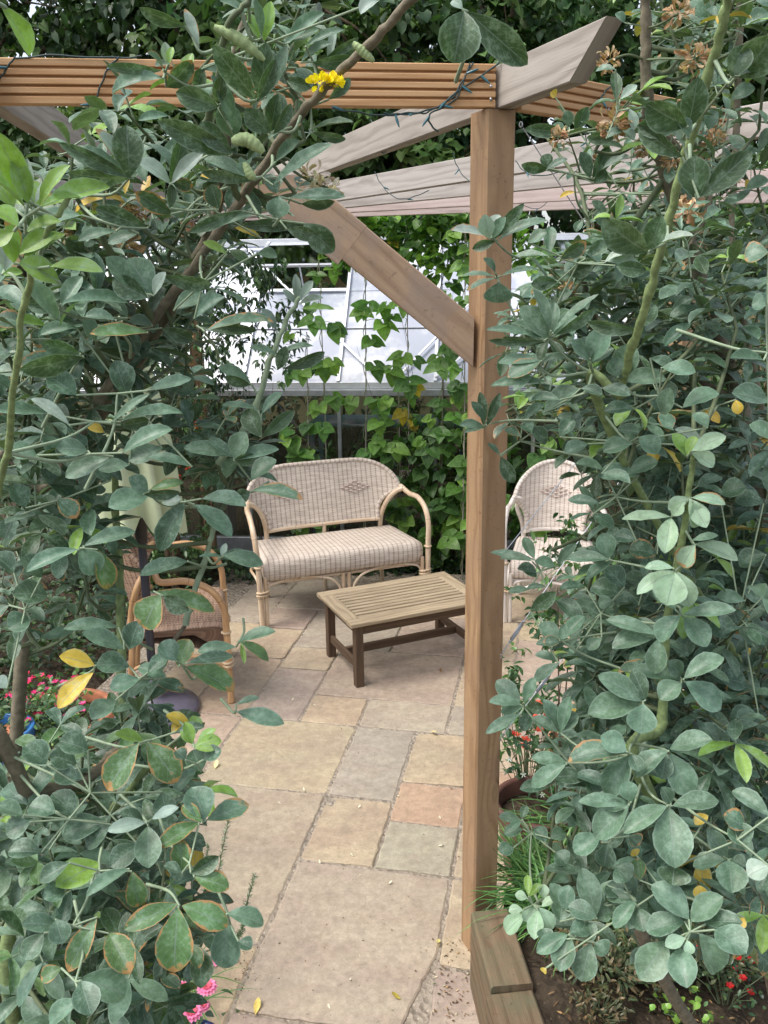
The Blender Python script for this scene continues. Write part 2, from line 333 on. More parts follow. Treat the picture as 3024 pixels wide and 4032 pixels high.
def wickermat(name, light, dark, su=.033, sv=.0075, rib=.35):
    q = NT(name, .6, .35); uv = q.n('UVMap').outputs[0]; s = q.n('SeparateXYZ'); q.l(uv, s.inputs[0]); U, V = s.outputs[0], s.outputs[1]
    cu = q.math('DIVIDE', U, su); row = q.math('FLOOR', q.math('DIVIDE', V, sv)); st = q.math('ABSOLUTE', q.math('SINE', q.math('MULTIPLY', V, PI/sv)))
    ph = q.math('COSINE', q.math('MULTIPLY', q.math('ADD', cu, q.math('MULTIPLY', row, 1)), PI)); wv = q.math('MULTIPLY', q.math('ADD', ph, 1), .5)
    stake = q.math('ABSOLUTE', q.math('SINE', q.math('MULTIPLY', cu, PI)))
    h = q.math('ADD', q.math('MULTIPLY', st, .38), q.math('MULTIPLY', q.math('MULTIPLY', wv, st), .22)); h = q.math('ADD', h, q.math('MULTIPLY', q.math('SUBTRACT', 1, q.math('POWER', q.math('SUBTRACT', 1, stake), 3)), rib+.22))
    n = q.noise(q.mapping(uv, (9, 60, 1)), 1, 3); f = q.math('ADD', q.math('MULTIPLY', h, .62), q.math('MULTIPLY', q.math('SUBTRACT', n, .5), .6))
    c = q.ramp(f, [(.08, mul(dark, .7)), (.30, dark), (.70, light)]); q.col(c); q.bump(h, .5, .003); return q.m
M['wick'] = wickermat('grey_wicker', s2l(226, 214, 200), s2l(162, 144, 130), .033, .0065)
M['wickplain'] = plain('raised_wicker', s2l(196, 176, 166), .6, 0, .25, 200)
M['wickpale'] = wickermat('pale_wicker', s2l(238, 228, 218), s2l(178, 162, 150), .028)
M['wickbrown'] = wickermat('brown_wicker', s2l(190, 160, 136), s2l(104, 78, 62), .026)
def canemat(name, a, b):
    q = NT(name, .32, .5); uv = q.n('UVMap').outputs[0]; n = q.noise(q.mapping(uv, (5, 60, 1)), 1, 3); n2 = q.noise(uv, 6, 2)
    s = q.n('SeparateXYZ'); q.l(uv, s.inputs[0]); nodef = q.math('LESS_THAN', q.math('FRACT', q.math('DIVIDE', s.outputs[0], .19)), .025)
    c = q.mix(q.ramp(q.math('ADD', q.math('MULTIPLY', n, .5), q.math('MULTIPLY', n2, .5)), [(.35, 0.), (.65, 1.)]), a, b); q.col(q.mix(q.math('MULTIPLY', nodef, .6), c, mul(b, .5))); return q.m
M['cane'] = canemat('pale_cane', s2l(226, 208, 184), s2l(186, 154, 120))
M['canehoney'] = canemat('honey_cane', s2l(212, 174, 128), s2l(154, 112, 76))
M['canewhite'] = canemat('bleached_cane', s2l(236, 228, 220), s2l(196, 184, 172))
M['bind'] = plain('cane_binding', s2l(206, 182, 150), .6)
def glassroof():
    q = NT('sky_painted_glass', .16, .8); tc = q.n('TexCoord').outputs['Object']; n = q.noise(tc, 2.2, 4, .6); n2 = q.noise(tc, 26, 3, .8)
    c = q.mix(q.ramp(n, [(.47, 0.), (.60, 1.)]), (.40, .43, .52), (.62, .64, .69)); c = q.mix(q.math('MULTIPLY', q.ramp(n2, [(.5, 0.), (.8, 1.)]), .2), c, (.38, .4, .45)); q.col(c)  # bright sky reflection painted into the pane colour as pale patches
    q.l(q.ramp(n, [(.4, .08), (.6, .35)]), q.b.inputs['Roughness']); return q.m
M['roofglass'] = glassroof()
q = NT('wall_glass', .06, .8); q.b.inputs['Base Color'].default_value = (.7, .76, .74, 1)
tr = q.n('BsdfTransparent'); tr.inputs[0].default_value = (.82, .86, .84, 1); gl = q.n('BsdfGlossy'); gl.inputs['Roughness'].default_value = .05; fr = q.n('Fresnel'); fr.inputs[0].default_value = 1.5
mx = q.n('MixShader'); q.l(q.math('ADD', q.math('MULTIPLY', fr.outputs[0], 1.2), .03), mx.inputs[0]); q.l(tr.outputs[0], mx.inputs[1]); q.l(gl.outputs[0], mx.inputs[2]); q.l(mx.outputs[0], q.t.nodes['Material Output'].inputs[0]); M['glass'] = q.m
# ================================================================== GROUND AND PATIO
b = MB()
G = 60
b.grid([[Vector((-G+2*G*i/30, -G+2*G*j/30, -.045)) for j in range(31)] for i in range(31)], lambda i, j: (i, j))
o = b.build('ground', M['soil']); tag(o, kind='structure')
YAW = 0.198028; U_ = Vector((math.cos(YAW), -math.sin(YAW), 0)); V_ = Vector((math.sin(YAW), math.cos(YAW), 0))
def uvp(u, v, z=0): return U_*u + V_*v + Vector((0, 0, z))
b = MB(); b.add([uvp(-2.35, 0, -.03), uvp(2.6, 0, -.03), uvp(2.6, 6.0, -.03), uvp(-2.35, 6.0, -.03)][::1], [[0, 1, 2, 3]], [[(0, 0), (1, 0), (1, 1), (0, 1)]], False)
v0 = [uvp(-2.35, -1, z) for z in (0,)]
b = MB(); P = [[uvp(-2.35+4.95*i/20, -.6+6.5*j/30, -.0055) for j in range(31)] for i in range(21)]; b.grid(P, lambda i, j: (i*.25, j*.2)); o = b.build('paving_bed', M['mortar']); tag(o, kind='structure')
beige = s2l(196, 178, 150); grey = s2l(176, 170, 156); buff = s2l(204, 184, 150); purp = s2l(178, 160, 150); oran = s2l(208, 168, 136); pinkb = s2l(194, 172, 156); green_g = s2l(172, 172, 152)
SL = [(-.875, -.295, 1.92, 2.62, s2l(184, 170, 152)), (-.875, -.52, 1.2, 1.92, purp), (-.52, -.295, 1.2, 1.92, oran),
      (-1.46, -.875, 2.19, 3.04, s2l(186, 172, 148)), (-1.46, -.875, 1.35, 2.19, buff), (-.875, -.585, 2.62, 3.04, s2l(194, 176, 146)), (-.585, -.295, 2.62, 2.91, green_g), (-.585, -.295, 2.91, 3.19, oran),
      (-.585, -.295, 3.19, 3.62, s2l(204, 182, 146)), (-.875, -.585, 3.04, 3.62, grey), (-1.46, -.875, 3.04, 3.62, s2l(194, 180, 148)), (-.295, -.12, 2.2, 2.62, beige), (-.295, -.1, 1.75, 2.2, purp),
      (-.295, .0, 2.62, 3.04, beige), (-.295, .14, 3.04, 3.34, oran), (-.295, .14, 3.34, 3.62, beige), (.14, .73, 3.04, 3.62, pinkb), (0, .3, 2.2, 3.04, buff), (.3, .73, 2.62, 3.04, grey),
      (-1.17, -.875, 3.62, 3.9, s2l(200, 180, 150)), (-.875, -.44, 3.62, 3.9, s2l(190, 180, 160)), (-.44, -.15, 3.62, 3.9, grey), (-.44, -.15, 3.9, 4.48, beige), (-.15, .14, 3.62, 4.2, purp), (.14, .73, 3.62, 4.2, oran), (-.15, .43, 4.2, 4.78, pinkb), (.43, 1.02, 4.2, 4.78, beige),
      (-1.46, -1.17, 3.62, 4.18, purp), (-1.17, -.44, 3.9, 4.48, s2l(188, 168, 152)), (-1.46, -1.17, 4.18, 4.47, beige), (-1.76, -1.46, 3.62, 4.29, s2l(192, 170, 144)), (-1.76, -1.46, 4.29, 4.72, beige),
      (-1.46, -.875, 4.47, 5.05, grey), (-.875, -.44, 4.48, 5.05, purp), (-.44, -.15, 4.48, 5.05, beige), (-1.76, -1.46, 4.72, 5.05, purp), (-1.76, -1.17, 5.05, 5.62, grey), (-1.17, -.6, 5.05, 5.62, purp), (-.6, .0, 5.05, 5.62, beige), (-.15, .43, 4.78, 5.05, buff),
      (0, .6, 5.05, 5.62, grey), (.43, 1.02, 4.78, 5.05, oran), (.6, 1.2, 5.05, 5.62, pinkb), (.73, 1.31, 3.62, 4.2, beige), (.73, 1.31, 3.04, 3.62, buff), (1.02, 1.6, 4.2, 5.05, purp), (.73, 1.31, 2.2, 3.04, pinkb),
      (-2.05, -1.76, 3.62, 4.2, beige), (-2.05, -1.76, 4.2, 4.78, buff), (-2.05, -1.76, 4.78, 5.62, grey), (-2.05, -1.46, 3.04, 3.62, pinkb), (-2.05, -1.46, 2.2, 3.04, beige), (1.31, 2.2, 3.04, 4.2, grey), (-.12, 0, 2.3, 2.62, beige), (-.875, 0, .4, 1.2, grey), (-1.46, -.875, .4, 1.35, beige), (0,.3,1.4,2.2,grey)]
vs = []; fs = []; cols = []; uvs = []
for (u0, u1, v0_, v1, c) in SL:
    g = .006; u0 += g; u1 -= g; v0_ += g; v1 -= g; c = vary(c, .07); c = tuple(x_*.48+g_*.42 for x_, g_ in zip(c, (.475, .39, .275))); pts = []
    def side(a, b_, n):
        for i in range(n):
            t = i/n; pts.append((a[0]+(b_[0]-a[0])*t, a[1]+(b_[1]-a[1])*t))
    cs = [(u0, v0_), (u1, v0_), (u1, v1), (u0, v1)]
    for i in range(4):
        a_, b_ = cs[i], cs[(i+1) % 4]; side(a_, b_, max(4, int(math.hypot(a_[0]-b_[0], a_[1]-b_[1])/.025)))
    cu, cv = (u0+u1)/2, (v0_+v1)/2; hu, hv = (u1-u0)/2, (v1-v0_)/2; ph = random.random()*9; n = len(pts); base = len(vs); zt = random.uniform(-.0015, .002); tx, ty = random.uniform(-.003, .003), random.uniform(-.003, .003)
    if (u0 < -.86 and v0_ > 1.9 and v0_ < 1.95): pts = [(min(u, -.335+.03*math.sin(v*9)) if v < 2.22 and u > -.5 else u, v) for u, v in pts]
    for ring, (ins, z) in enumerate(((0, -.012), (.0, -.004), (.006, 0), (.03, .0))):
        for k, (u, v) in enumerate(pts):
            jn = (math.sin(k*1.7+ph)+math.sin(k*.61+ph*2)+math.sin(k*3.1+ph*3)*.6)*.0016+random.uniform(-.0012, .0012)*(ring < 3)
            du = max(-1, min(1, (u-cu)/hu)); dv = max(-1, min(1, (v-cv)/hv)); corner = max(0, abs(du)+abs(dv)-1.95)*.05
            uu = u-(ins+jn+corner)*(du if abs(du) > .7 else 0); vv = v-(ins+jn+corner)*(dv if abs(dv) > .7 else 0)
            vs.append(uvp(uu, vv, z+zt+tx*du+ty*dv)); 
    for r_ in range(3):
        for k in range(n):
            k2 = (k+1) % n; fs.append([base+r_*n+k, base+r_*n+k2, base+(r_+1)*n+k2, base+(r_+1)*n+k])
    fs.append([base+3*n+k for k in range(n)]); cols += [(*c, 1)]*(4*n)
me = bpy.data.meshes.new('patio'); me.from_pydata([tuple(v) for v in vs], [], fs); ca = me.color_attributes.new('Col', 'FLOAT_COLOR', 'POINT'); ca.data.foreach_set('color', np.array(cols, np.float32).ravel()); me.materials.append(M['stone']); me.update()
tag(link('patio', me, None), kind='structure')

# ================================================================== PERGOLA
ZT, ZB = 2.594, 2.498; ZM = (ZT+ZB)/2; ZH = ZT-ZB
HUB = Vector((-1.32, 6.2, 0))
perg = empty('pergola', (.3, 2.33, 0)); tag(perg, 'timber garden pergola with grooved orange fascia boards and grey rafters fanning over the patio', 'pergola')
# front post: corner nearest the camera at (.264,2.248)
pc = Vector((.264, 2.248, 0)); ax1 = (Vector((.369, 2.405, 0))-pc).normalized(); 
ax1 = Vector((math.cos(.40), math.sin(.40), 0)); ax2 = Vector((-math.sin(.40), math.cos(.40), 0)); PW = .085
def post(corner, a1, a2, h, name='post', mat='post', parent=perg, wd=PW):
    c = corner+(a1+a2)*wd/2; b = MB(); hh = wd/2; ch = .006
    pr = [(-hh+ch, -hh), (hh-ch, -hh), (hh, -hh+ch), (hh, hh-ch), (hh-ch, hh), (-hh+ch, hh), (-hh, hh-ch), (-hh, -hh+ch)]
    b.prism(c, c+Vector((0, 0, h)), pr, a1, a2); return b.build(name, M[mat], parent)
post(pc, ax1, ax2, ZB-.002)
post(Vector((.985, 2.84, 0)), ax1, ax2, ZB-.002); post(HUB-Vector((.05, .05, 0)), Vector((1, 0, 0)), Vector((0, 1, 0)), ZT)
post(Vector((-1.75, 2.1, 0)), Vector((1, 0, 0)), Vector((0, 1, 0)), ZB-.002)
def groove_board(p0, p1, outward, name='fascia_board', mat='deck'):
    p0, p1 = Vector(p0), Vector(p1); th = .027; H = ZH; b = MB(); n = 5
    pr = [(0, -H/2), (th, -H/2)]; pr = []
    # outer face with grooves (side = outward)
    step = H/5; y = -H/2; pr.append((0, y)); pr.append((th-.002, y)); pr.append((th, y+.002)); gw = .0062; gd = .009
    for k in range(1, 5):
        yc = -H/2+k*step; pr += [(th, yc-gw/2-.0015), (th-.0015, yc-gw/2), (th-gd, yc-gw/2+.0005), (th-gd, yc+gw/2-.0005), (th-.0015, yc+gw/2), (th, yc+gw/2+.0015)]
    pr += [(th, H/2-.002), (th-.002, H/2), (0, H/2)]
    d = (p1-p0).normalized(); side = Vector(outward)
    b.prism(p0, p1, pr, side, Vector((0, 0, 1))); return b.build(name, M[mat], perg)
FL0 = Vector((.285, 2.248, ZM)); FLd = Vector((-1.13, -.13, 0)).normalized(); FLn = Vector((.114, -.993, 0)).normalized()
groove_board(FL0+FLd*.0-FLn*.027, FL0+FLd*2.2-FLn*.027, FLn)
FRd = Vector((.78, .62, 0)).normalized(); FRn = Vector((.62, -.78, 0)); FR0 = Vector((.355, 2.288, ZM))
groove_board(FR0-FRn*.027, FR0+FRd*.95-FRn*.027, FRn)
bs = MB()
for (p, n) in ((FL0+FLd*.012, FLn),):
    for dz in (-.03, -.002):
        bs.blob(p+n*.0008+Vector((0, 0, dz)), .0042, 6)
bs.build('screws', M['steel'], perg)
# rafters
def rafter(pn, pf, mat='grey', cut=True, w_=.044, z=ZM, h=ZH):
    pn = Vector((pn[0], pn[1], z)); pf = Vector((pf[0], pf[1], z)); b = MB()
    b.beam(pn, pf, w_, h, ch=.002, cut0=(0, -1.25) if cut else None); return b.build('rafter', M[mat], perg)
dr = Vector((-.371, .928, 0)).normalized(); sr = Vector((dr.y, -dr.x, 0))   # right side
R0 = Vector((.452, 1.872, 0))
rafter(R0+sr*.022+dr*.06, HUB+sr*.0-dr*.06, 'greydark')
d2 = Vector((-.631, .776, 0)).normalized(); s2 = Vector((d2.y, -d2.x, 0)); rafter(Vector((1.19, 2.72, 0))+s2*.022, HUB+s2*.05-d2*.12, 'grey')
d3 = (HUB-Vector((1.151, 3.848, 0))).normalized(); s3 = Vector((d3.y, -d3.x, 0)); rafter(Vector((1.35, 3.66, 0))+s3*.022, HUB+s3*.06-d3*.15, 'grey')
rafter(Vector((2.1, 4.38, 0)), (-.9, 5.93), 'pink'); rafter(Vector((2.75, 5.14, 0)), (-1.25, 6.22), 'pink')
rafter((-.875, 1.98), (-1.36, 6.1), 'greydark', False); rafter((-1.8, 1.9), (-1.45, 6.1), 'grey', False)
# corner brace under the front fascia
bp0 = at_y(1859, 1345, 2.285); bt = at_y(1235, 825, 2.215); bd = (bt-bp0).normalized()
upb = Vector((bd.z, 0, -bd.x)).normalized()
if upb.z < 0: upb = -upb
b = MB(); w2 = .100
b.beam(bp0, bp0+bd*.40, .04, w2, up=upb, ch=.003, cut0=(0, -upb.x/bd.x)); b.build('brace', M['brace'], perg)
b = MB(); b.beam(bp0+bd*.4003-upb*.008, bp0+bd*.66-upb*.008, .0405, w2+.018, up=upb, ch=.003, cut0=(0, 0), cut1=(0, -upb.z/bd.z)); b.build('brace', M['brace'], perg)
# ================================================================== TABLE
TA, TB, TD = at_z(1254, 2332, .38), at_z(1384, 2463, .38), at_z(1755, 2248, .38)
tx_ = (TD-TA).normalized(); ty_ = Vector((-tx_.y, tx_.x, 0)); TL = (TD-TA).length; TW = (TA-TB).length
tb = empty('coffee_table', (TB+(TD-TA)/2+(TA-TB)/2)*1.0 - Vector((0, 0, .38))); tag(tb, 'low slatted wooden coffee table standing in front of the wicker bench', 'table')
def tp(a, c, z): return TB+tx_*a+ty_*c+Vector((0, 0, z-.38))
def tbeam(name, p, q, w_, h, mat='teak', up=(0, 0, 1)): b = MB(); b.beam(p, q, w_, h, up=up, ch=.003); return b.build(name, M[mat], tb)
fw_ = .075
tbeam('frame_board', tp(0, fw_/2, .37), tp(TL, fw_/2, .37), fw_, .02); tbeam('frame_board', tp(0, TW-fw_/2, .37), tp(TL, TW-fw_/2, .37), fw_, .02)
tbeam('frame_board', tp(fw_/2, fw_+.001, .37), tp(fw_/2, TW-fw_-.001, .37), fw_, .0204); tbeam('frame_board', tp(TL-fw_/2, fw_+.001, .37), tp(TL-fw_/2, TW-fw_-.001, .37), fw_, .0204)
ns_ = 9; pitch = (TW-2*fw_)/ns_
for k in range(ns_): tbeam('slat', tp(fw_+.001, fw_+pitch*(k+.5), .371), tp(TL-fw_-.001, fw_+pitch*(k+.5), .371), pitch-.012, .016)
ins = .035
for a in (ins+.022, TL-ins-.022):
    for c in (ins+.022, TW-ins-.022):
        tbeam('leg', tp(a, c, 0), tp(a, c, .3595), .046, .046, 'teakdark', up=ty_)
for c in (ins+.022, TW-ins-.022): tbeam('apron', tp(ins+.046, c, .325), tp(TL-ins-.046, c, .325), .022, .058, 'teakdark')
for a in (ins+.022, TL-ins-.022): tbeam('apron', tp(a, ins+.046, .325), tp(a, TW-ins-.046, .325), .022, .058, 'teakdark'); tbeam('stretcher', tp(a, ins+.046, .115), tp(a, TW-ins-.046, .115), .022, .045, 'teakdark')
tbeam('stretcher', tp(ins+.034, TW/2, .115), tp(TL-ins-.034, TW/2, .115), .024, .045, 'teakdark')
# ================================================================== WICKER SEATS
def wicker(name, label, cat, loc, rz, W, matw, matc, matl, bench=False, group=None, hb=.5, seat_h=.425, dia=2):
    r = empty(name, loc, rz); tag(r, label, cat, group); X = Matrix.Translation(Vector(loc)) @ Matrix.Rotation(rz, 4, 'Z')
    def T(x, y, z): return X @ Vector((x, y, z))
    hw = W/2
    # seat: profile in y,z
    pr = [(.49, .39), (.50, .415), (.46, .43), (.3, .432), (.15, .436), (.05, .437), (.018, .430), (.002, .415), (-.006, .385), (-.008, .345), (-.004, .312), (.012, .293), (.05, .29)]
    pr = [(y, z-.435+seat_h+.01) for y, z in pr]; arc = [0]
    for i in range(1, len(pr)): arc.append(arc[-1]+math.hypot(pr[i][0]-pr[i-1][0], pr[i][1]-pr[i-1][1]))
    P = []; nx = 28
    for i in range(nx+1):
        a = -1+2*i/nx; e = max(0, abs(a)-(1-.03/hw))/(.03/hw); row = []
        x = a*hw
        for (y, z) in pr:
            k = math.sqrt(max(0, 1-e*e)); yc, zc = .25, seat_h-.06
            tapr = 1-(y/.5)*.06
            row.append(T(x*tapr, yc+(y-yc)*(.93+.07*k), zc+(z-zc)*(.7+.3*k)))
        P.append(row)
    b = MB(); b.grid(P, lambda i, j: (i*W/nx, arc[j])); 
    for rw, rev in ((P[0], False), (P[-1], True)):
        cc = sum(rw, Vector())/len(rw)
        for j in range(len(rw)-1): b.add([cc, rw[j], rw[j+1]] if not rev else [cc, rw[j+1], rw[j]], [[0, 1, 2]], [[(0, 0), (arc[j], .0), (arc[j+1], .0)]])
    b.add([q_ for q_ in [T(-hw*.95, .05, seat_h-.15), T(hw*.95, .05, seat_h-.15), T(hw*.95, .46, seat_h-.05), T(-hw*.95, .46, seat_h-.05)]], [[0, 1, 2, 3]], [[(0, 0), (W, 0), (W, .4), (0, .4)]], False)
    b.build('seat', M[matw], r)
    # backrest surface
    z0 = seat_h+.075; zt = seat_h+hb; zs = z0+(zt-z0)*.48; hb0 = hw*.70 if not bench else hw-.15; hm = hw*1.0
    def half(z):
        if z <= zs:
            t = (z-z0)/(zs-z0); return hb0+(hm-hb0)*t**3.2
        t = (z-zs)/(zt-zs); e_ = 2.6 if bench else 2.0; return hm*max(0, 1-t**e_)**(1/e_) if not bench else (hm-.3)+.3*max(0, 1-t**2.1)**(1/2.1)
    def by(x, z): return .47+.10*(z-z0)/(zt-z0)-(.10 if bench else .17)*(abs(x)/hm)**(4 if bench else 2.2)
    P = []; nz = 26; nxx = 30; zz = [z0+(zt-z0)*(1-(1-i/nz)**1.3) for i in range(nz+1)]
    for z in zz:
        h_ = half(z); P.append([T(-h_+2*h_*j/nxx, by(-h_+2*h_*j/nxx, z), z) for j in range(nxx+1)])
    b = MB(); b.grid(P, lambda i, j: ((-half(zz[i])+2*half(zz[i])*j/nxx), zz[i]))
    for row in P: pass
    b.grid([[q_ + X.to_3x3() @ Vector((0, .016, 0)) for q_ in row][::-1] for row in P], lambda i, j: ((half(zz[i])-2*half(zz[i])*j/nxx), zz[i]))
    br = b.build('backrest', M[matw], r)
    # rim tube
    rim = [T(-half(z), by(-half(z), z)+.008, z) for z in zz] + ([T(x, by(x, zt)+.008, zt) for x in np.linspace(-half(zt), half(zt), 14)[1:-1]] if bench else []) + [T(half(z), by(half(z), z)+.008, z) for z in zz[::-1]]
    b = MB(); b.tube(rim, .016, 8); b.build('back_rim', M[matw], br)
    b = MB(); b.tube([T(x, by(x, z0)+.006, z0-.012) for x in np.linspace(-hb0-.01, hb0+.01, 12)], .015, 8); b.build('bottom_rail', M[matc], r)
    # diamonds of raised weave
    if dia:
        for cx in ((-.24, .24) if dia == 2 else (0,)):
            b = MB(); zc = z0+(zt-z0)*.55
            for k in range(-3, 4):
                for j in range(-(3-abs(k)), (3-abs(k))+1, 2):
                    x = cx+j*.030; z = zc+k*.0125; c_ = T(x, by(x, z)-.006, z); b.blob(c_, .0125, 6, (1.25, .45, .40))
            b.build('woven_diamond', M['wickplain'], br)
    # arms + front legs: a single bent pole each side
    for sg in (-1, 1):
        lx = hw+.03
        pts = [(lx-.005, 0, 0), (lx, 0, .2), (lx+.005, .0, .42), (lx+.012, .01, .54), (lx+.014, .07, .635), (lx+.008, .18, .685), (lx-.005, .30, .685), (hm-.0, .40 if bench else .33, zs+.03)]
        b = MB(); b.tube([T(sg*x, y, z) for x, y, z in bez(pts, 5)], .0175, 10); b.build('arm', M[matl], r)
        pts = [(hm+.005, .36, zs+.02), (hm-.035, .385, zs+.0), (hb0+.065, .42, zs-.06), (hb0+.03, .455, z0+.03), (hb0+.02, .47, seat_h), (hb0+.02, .475, .3), (hb0+.045, .51, 0)]
        b = MB(); b.tube([T(sg*x, y, z) for x, y, z in bez(pts, 5)], .0165, 10); b.build('rear_leg', M[matc], r)
        b = MB(); b.tube([T(sg*(lx-.036), .004, 0), T(sg*(lx-.036), .004, seat_h-.1)], .013, 8)
        b.build('leg', M[matl], r)
        b = MB(); b.tube([T(sg*(lx-.018)+.037*math.cos(a), .024*math.sin(a)+.002, .2+.019*a/(2*PI)) for a in np.linspace(0, 4*PI, 33)], .008, 6, False); b.build('binding', M['bind'], r)
        b = MB(); b.tube([T(sg*(lx+.003)+.021*math.cos(a), .021*math.sin(a)+.002, seat_h-.03) for a in np.linspace(0, 2*PI, 13)], .006, 6, False); b.build('binding', M['bind'], r)
        b = MB(); b.tube(bez([T(sg*(lx-.03), .012, .18), T(sg*(lx-.06), .014, .26), T(sg*(lx-.16), .02, .285), T(sg*(lx-.26), .03, .29)], 5), .0085, 7); b.build('curved_strut', M[matl], r); b = MB()
        b.tube(bez([T(sg*(lx-.01), .02, .21), T(sg*(lx-.012), .15, .27), T(sg*(lx-.015), .33, .28), T(sg*(hb0+.03), .48, .2)], 4), .009, 7)
        b.build('curved_strut', M[matl], r)
    b = MB(); b.tube([T(-hw, .03, seat_h-.15), T(hw, .03, seat_h-.15)], .011, 8); b.build('seat_rail', M[matl], r); b = MB(); b.tube([T(-hb0, .47, seat_h-.13), T(hb0, .47, seat_h-.13)], .011, 8)
    b.build('seat_rail', M[matl], r)
    if bench:
        for sx in (-.019, .019):
            b = MB(); b.tube([T(sx, .012, 0), T(sx, .012, seat_h-.14)], .013, 8); b.build('leg', M[matl], r)
        b = MB(); b.tube([T(0, .50, 0), T(0, .478, z0)], .014, 8); b.build('rear_leg', M[matc], r)
        for sg in (-1, 1):
            b = MB(); b.tube(bez([T(sg*.04, .0, .15), T(sg*.055, -.002, .21), T(sg*.11, .002, .262), T(sg*.2, .01, .283), T(sg*.3, .02, .29)], 5), .0085, 7); b.build('curved_strut', M[matl], r)
    else:
        b = MB(); b.tube(bez([T(-hw+.03, .0, .2), T(-hw*.5, .0, .25), T(0, .01, .275), T(hw*.5, .0, .25), T(hw-.03, .0, .2)], 4), .009, 7); b.build('curved_strut', M[matl], r)
    return r
wicker('wicker_bench', 'two-seat grey wicker bench with pale cane arms behind the coffee table', 'bench', (-.246, 5.155, 0), math.radians(20.3), 1.07, 'wick', 'cane', 'cane', True, hb=.47)
wicker('wicker_armchair', 'brown wicker armchair with honey cane arms beside the closed parasol', 'armchair', (-.865, 4.28, 0), math.radians(101.5), .56, 'wickbrown', 'canehoney', 'canehoney', dia=1, hb=.5, group=None)
wicker('wicker_armchair', 'pale bleached wicker armchair partly hidden behind the front pergola post', 'armchair', (1.03, 4.93, 0), math.radians(-12), .52, 'wickpale', 'canewhite', 'canewhite', dia=1, hb=.50)
# ================================================================== PARASOL
par = empty('parasol', (-1.175, 3.9, 0)); tag(par, 'closed pale green garden parasol on a dark pole next to the brown wicker armchair', 'parasol')
C0 = Vector((-1.175, 3.9, 0)); Ct = C0+Vector((.03, -.02, 2.05))
def pl(t): return C0.lerp(Ct, t/2.05)
b = MB(); b.tube([pl(.06), pl(.92)], .021, 14); b.build('pole', M['pole'], par)
b = MB(); b.tube([pl(.90), pl(.94), pl(1.0), pl(1.08)], [.028, .03, .034, .05], 14); b.build('runner_hub', M['black'], par)
P = []; nn = 64
for i in range(19):
    t = i/18; z = .99+t*1.0; R = .14*(1-t)**.75+.025+.02*math.sin(t*PI); c_ = pl(z); row = []
    for k in range(nn+1):
        a = 2*PI*k/nn; f = 1+.34*math.cos(8*a+1.2*math.sin(t*3))*(1-t*.6)+.08*math.sin(3*a+t*4); low = -.05*math.cos(8*a+.6)*(1-t)**4 - .03*math.sin(2*a)*(1-t)**3
        row.append(c_+Vector((R*f*math.cos(a), R*f*math.sin(a), low)))
    P.append(row)
b = MB(); b.grid(P, lambda i, j: (j/nn, i/18)); b.build('canopy', M['canvas'], par)
b = MB(); b.tube([pl(1.45+.0), pl(1.47)], .085, 16, False); b.build('tie_strap', M['canvas'], par)
b = MB(); b.lathe(C0, [(.001, .0), (.215, 0), (.222, .012), (.215, .032), (.16, .055), (.08, .078), (.045, .09), (.04, .2), (.03, .215), (.0225, .216)], 36); b.build('base', M['base'], par)
# ================================================================== GREENHOUSE
gh = empty('greenhouse', (-.2, 6.9, 0)); tag(gh, 'aluminium greenhouse with roof glass coloured like reflected sky, behind the climbing bean plants', 'greenhouse')
gc = at_z(1333, 1543, 1.28); ga = math.radians(-6); gx = Vector((math.cos(ga), math.sin(ga), 0)); gy = Vector((-gx.y, gx.x, 0))
gc = Vector((gc.x, gc.y, 0)); XL, XR = -2.2, 2.2; EV = 1.28; RD = 2.40; GW = 1.05
def gp(x, y, z): return gc+gx*x+gy*y+Vector((0, 0, z))
def bar(p, q_, w_, h, mat='alu', name='glazing_bar', up=(0, 0, 1), par=gh): b = MB(); b.beam(p, q_, w_, h, up=up, ch=.002); return b.build(name, M[mat], par)
bar(gp(XL, -.03, EV), gp(XR, -.03, EV), .07, .045, 'alu_dark', 'gutter'); bar(gp(XL, .0, EV+.05), gp(XR, .0, EV+.05), .03, .05, 'alu', 'eaves_bar')
bar(gp(XL, GW, RD+.01), gp(XR, GW, RD+.01), .05, .06, 'alu', 'ridge_bar'); bar(gp(XL, GW-.055, RD-.05), gp(XR, GW-.055, RD-.05), .012, .02, 'alu', 'ridge_bar')
bar(gp(XL, 0, .06), gp(XR, 0, .06), .05, .12, 'alu_dark', 'base_rail'); bar(gp(XL, 2*GW, EV), gp(XR, 2*GW, EV), .05, .05, 'alu_dark', 'eaves_bar')
sl = (gp(0, GW, RD)-gp(0, 0, EV+.06)).normalized(); sn_ = gx.cross(sl).normalized()
def rp(x, t, o_=0): return gp(x, 0, EV+.07)*(1-t)+gp(x, GW, RD)*t+sn_*o_
xs = [XL+i*(XR-XL)/6 for i in range(7)]
vent_spans = [(1, 2), (5, 6)]
for i, x in enumerate(xs): bar(rp(x, 0, .012), rp(x, 1, .012), .026, .022, up=sn_); bar(gp(x, 0, .1), gp(x, 0, EV), .028, .03, 'alu_dark', 'glazing_bar', up=gy)
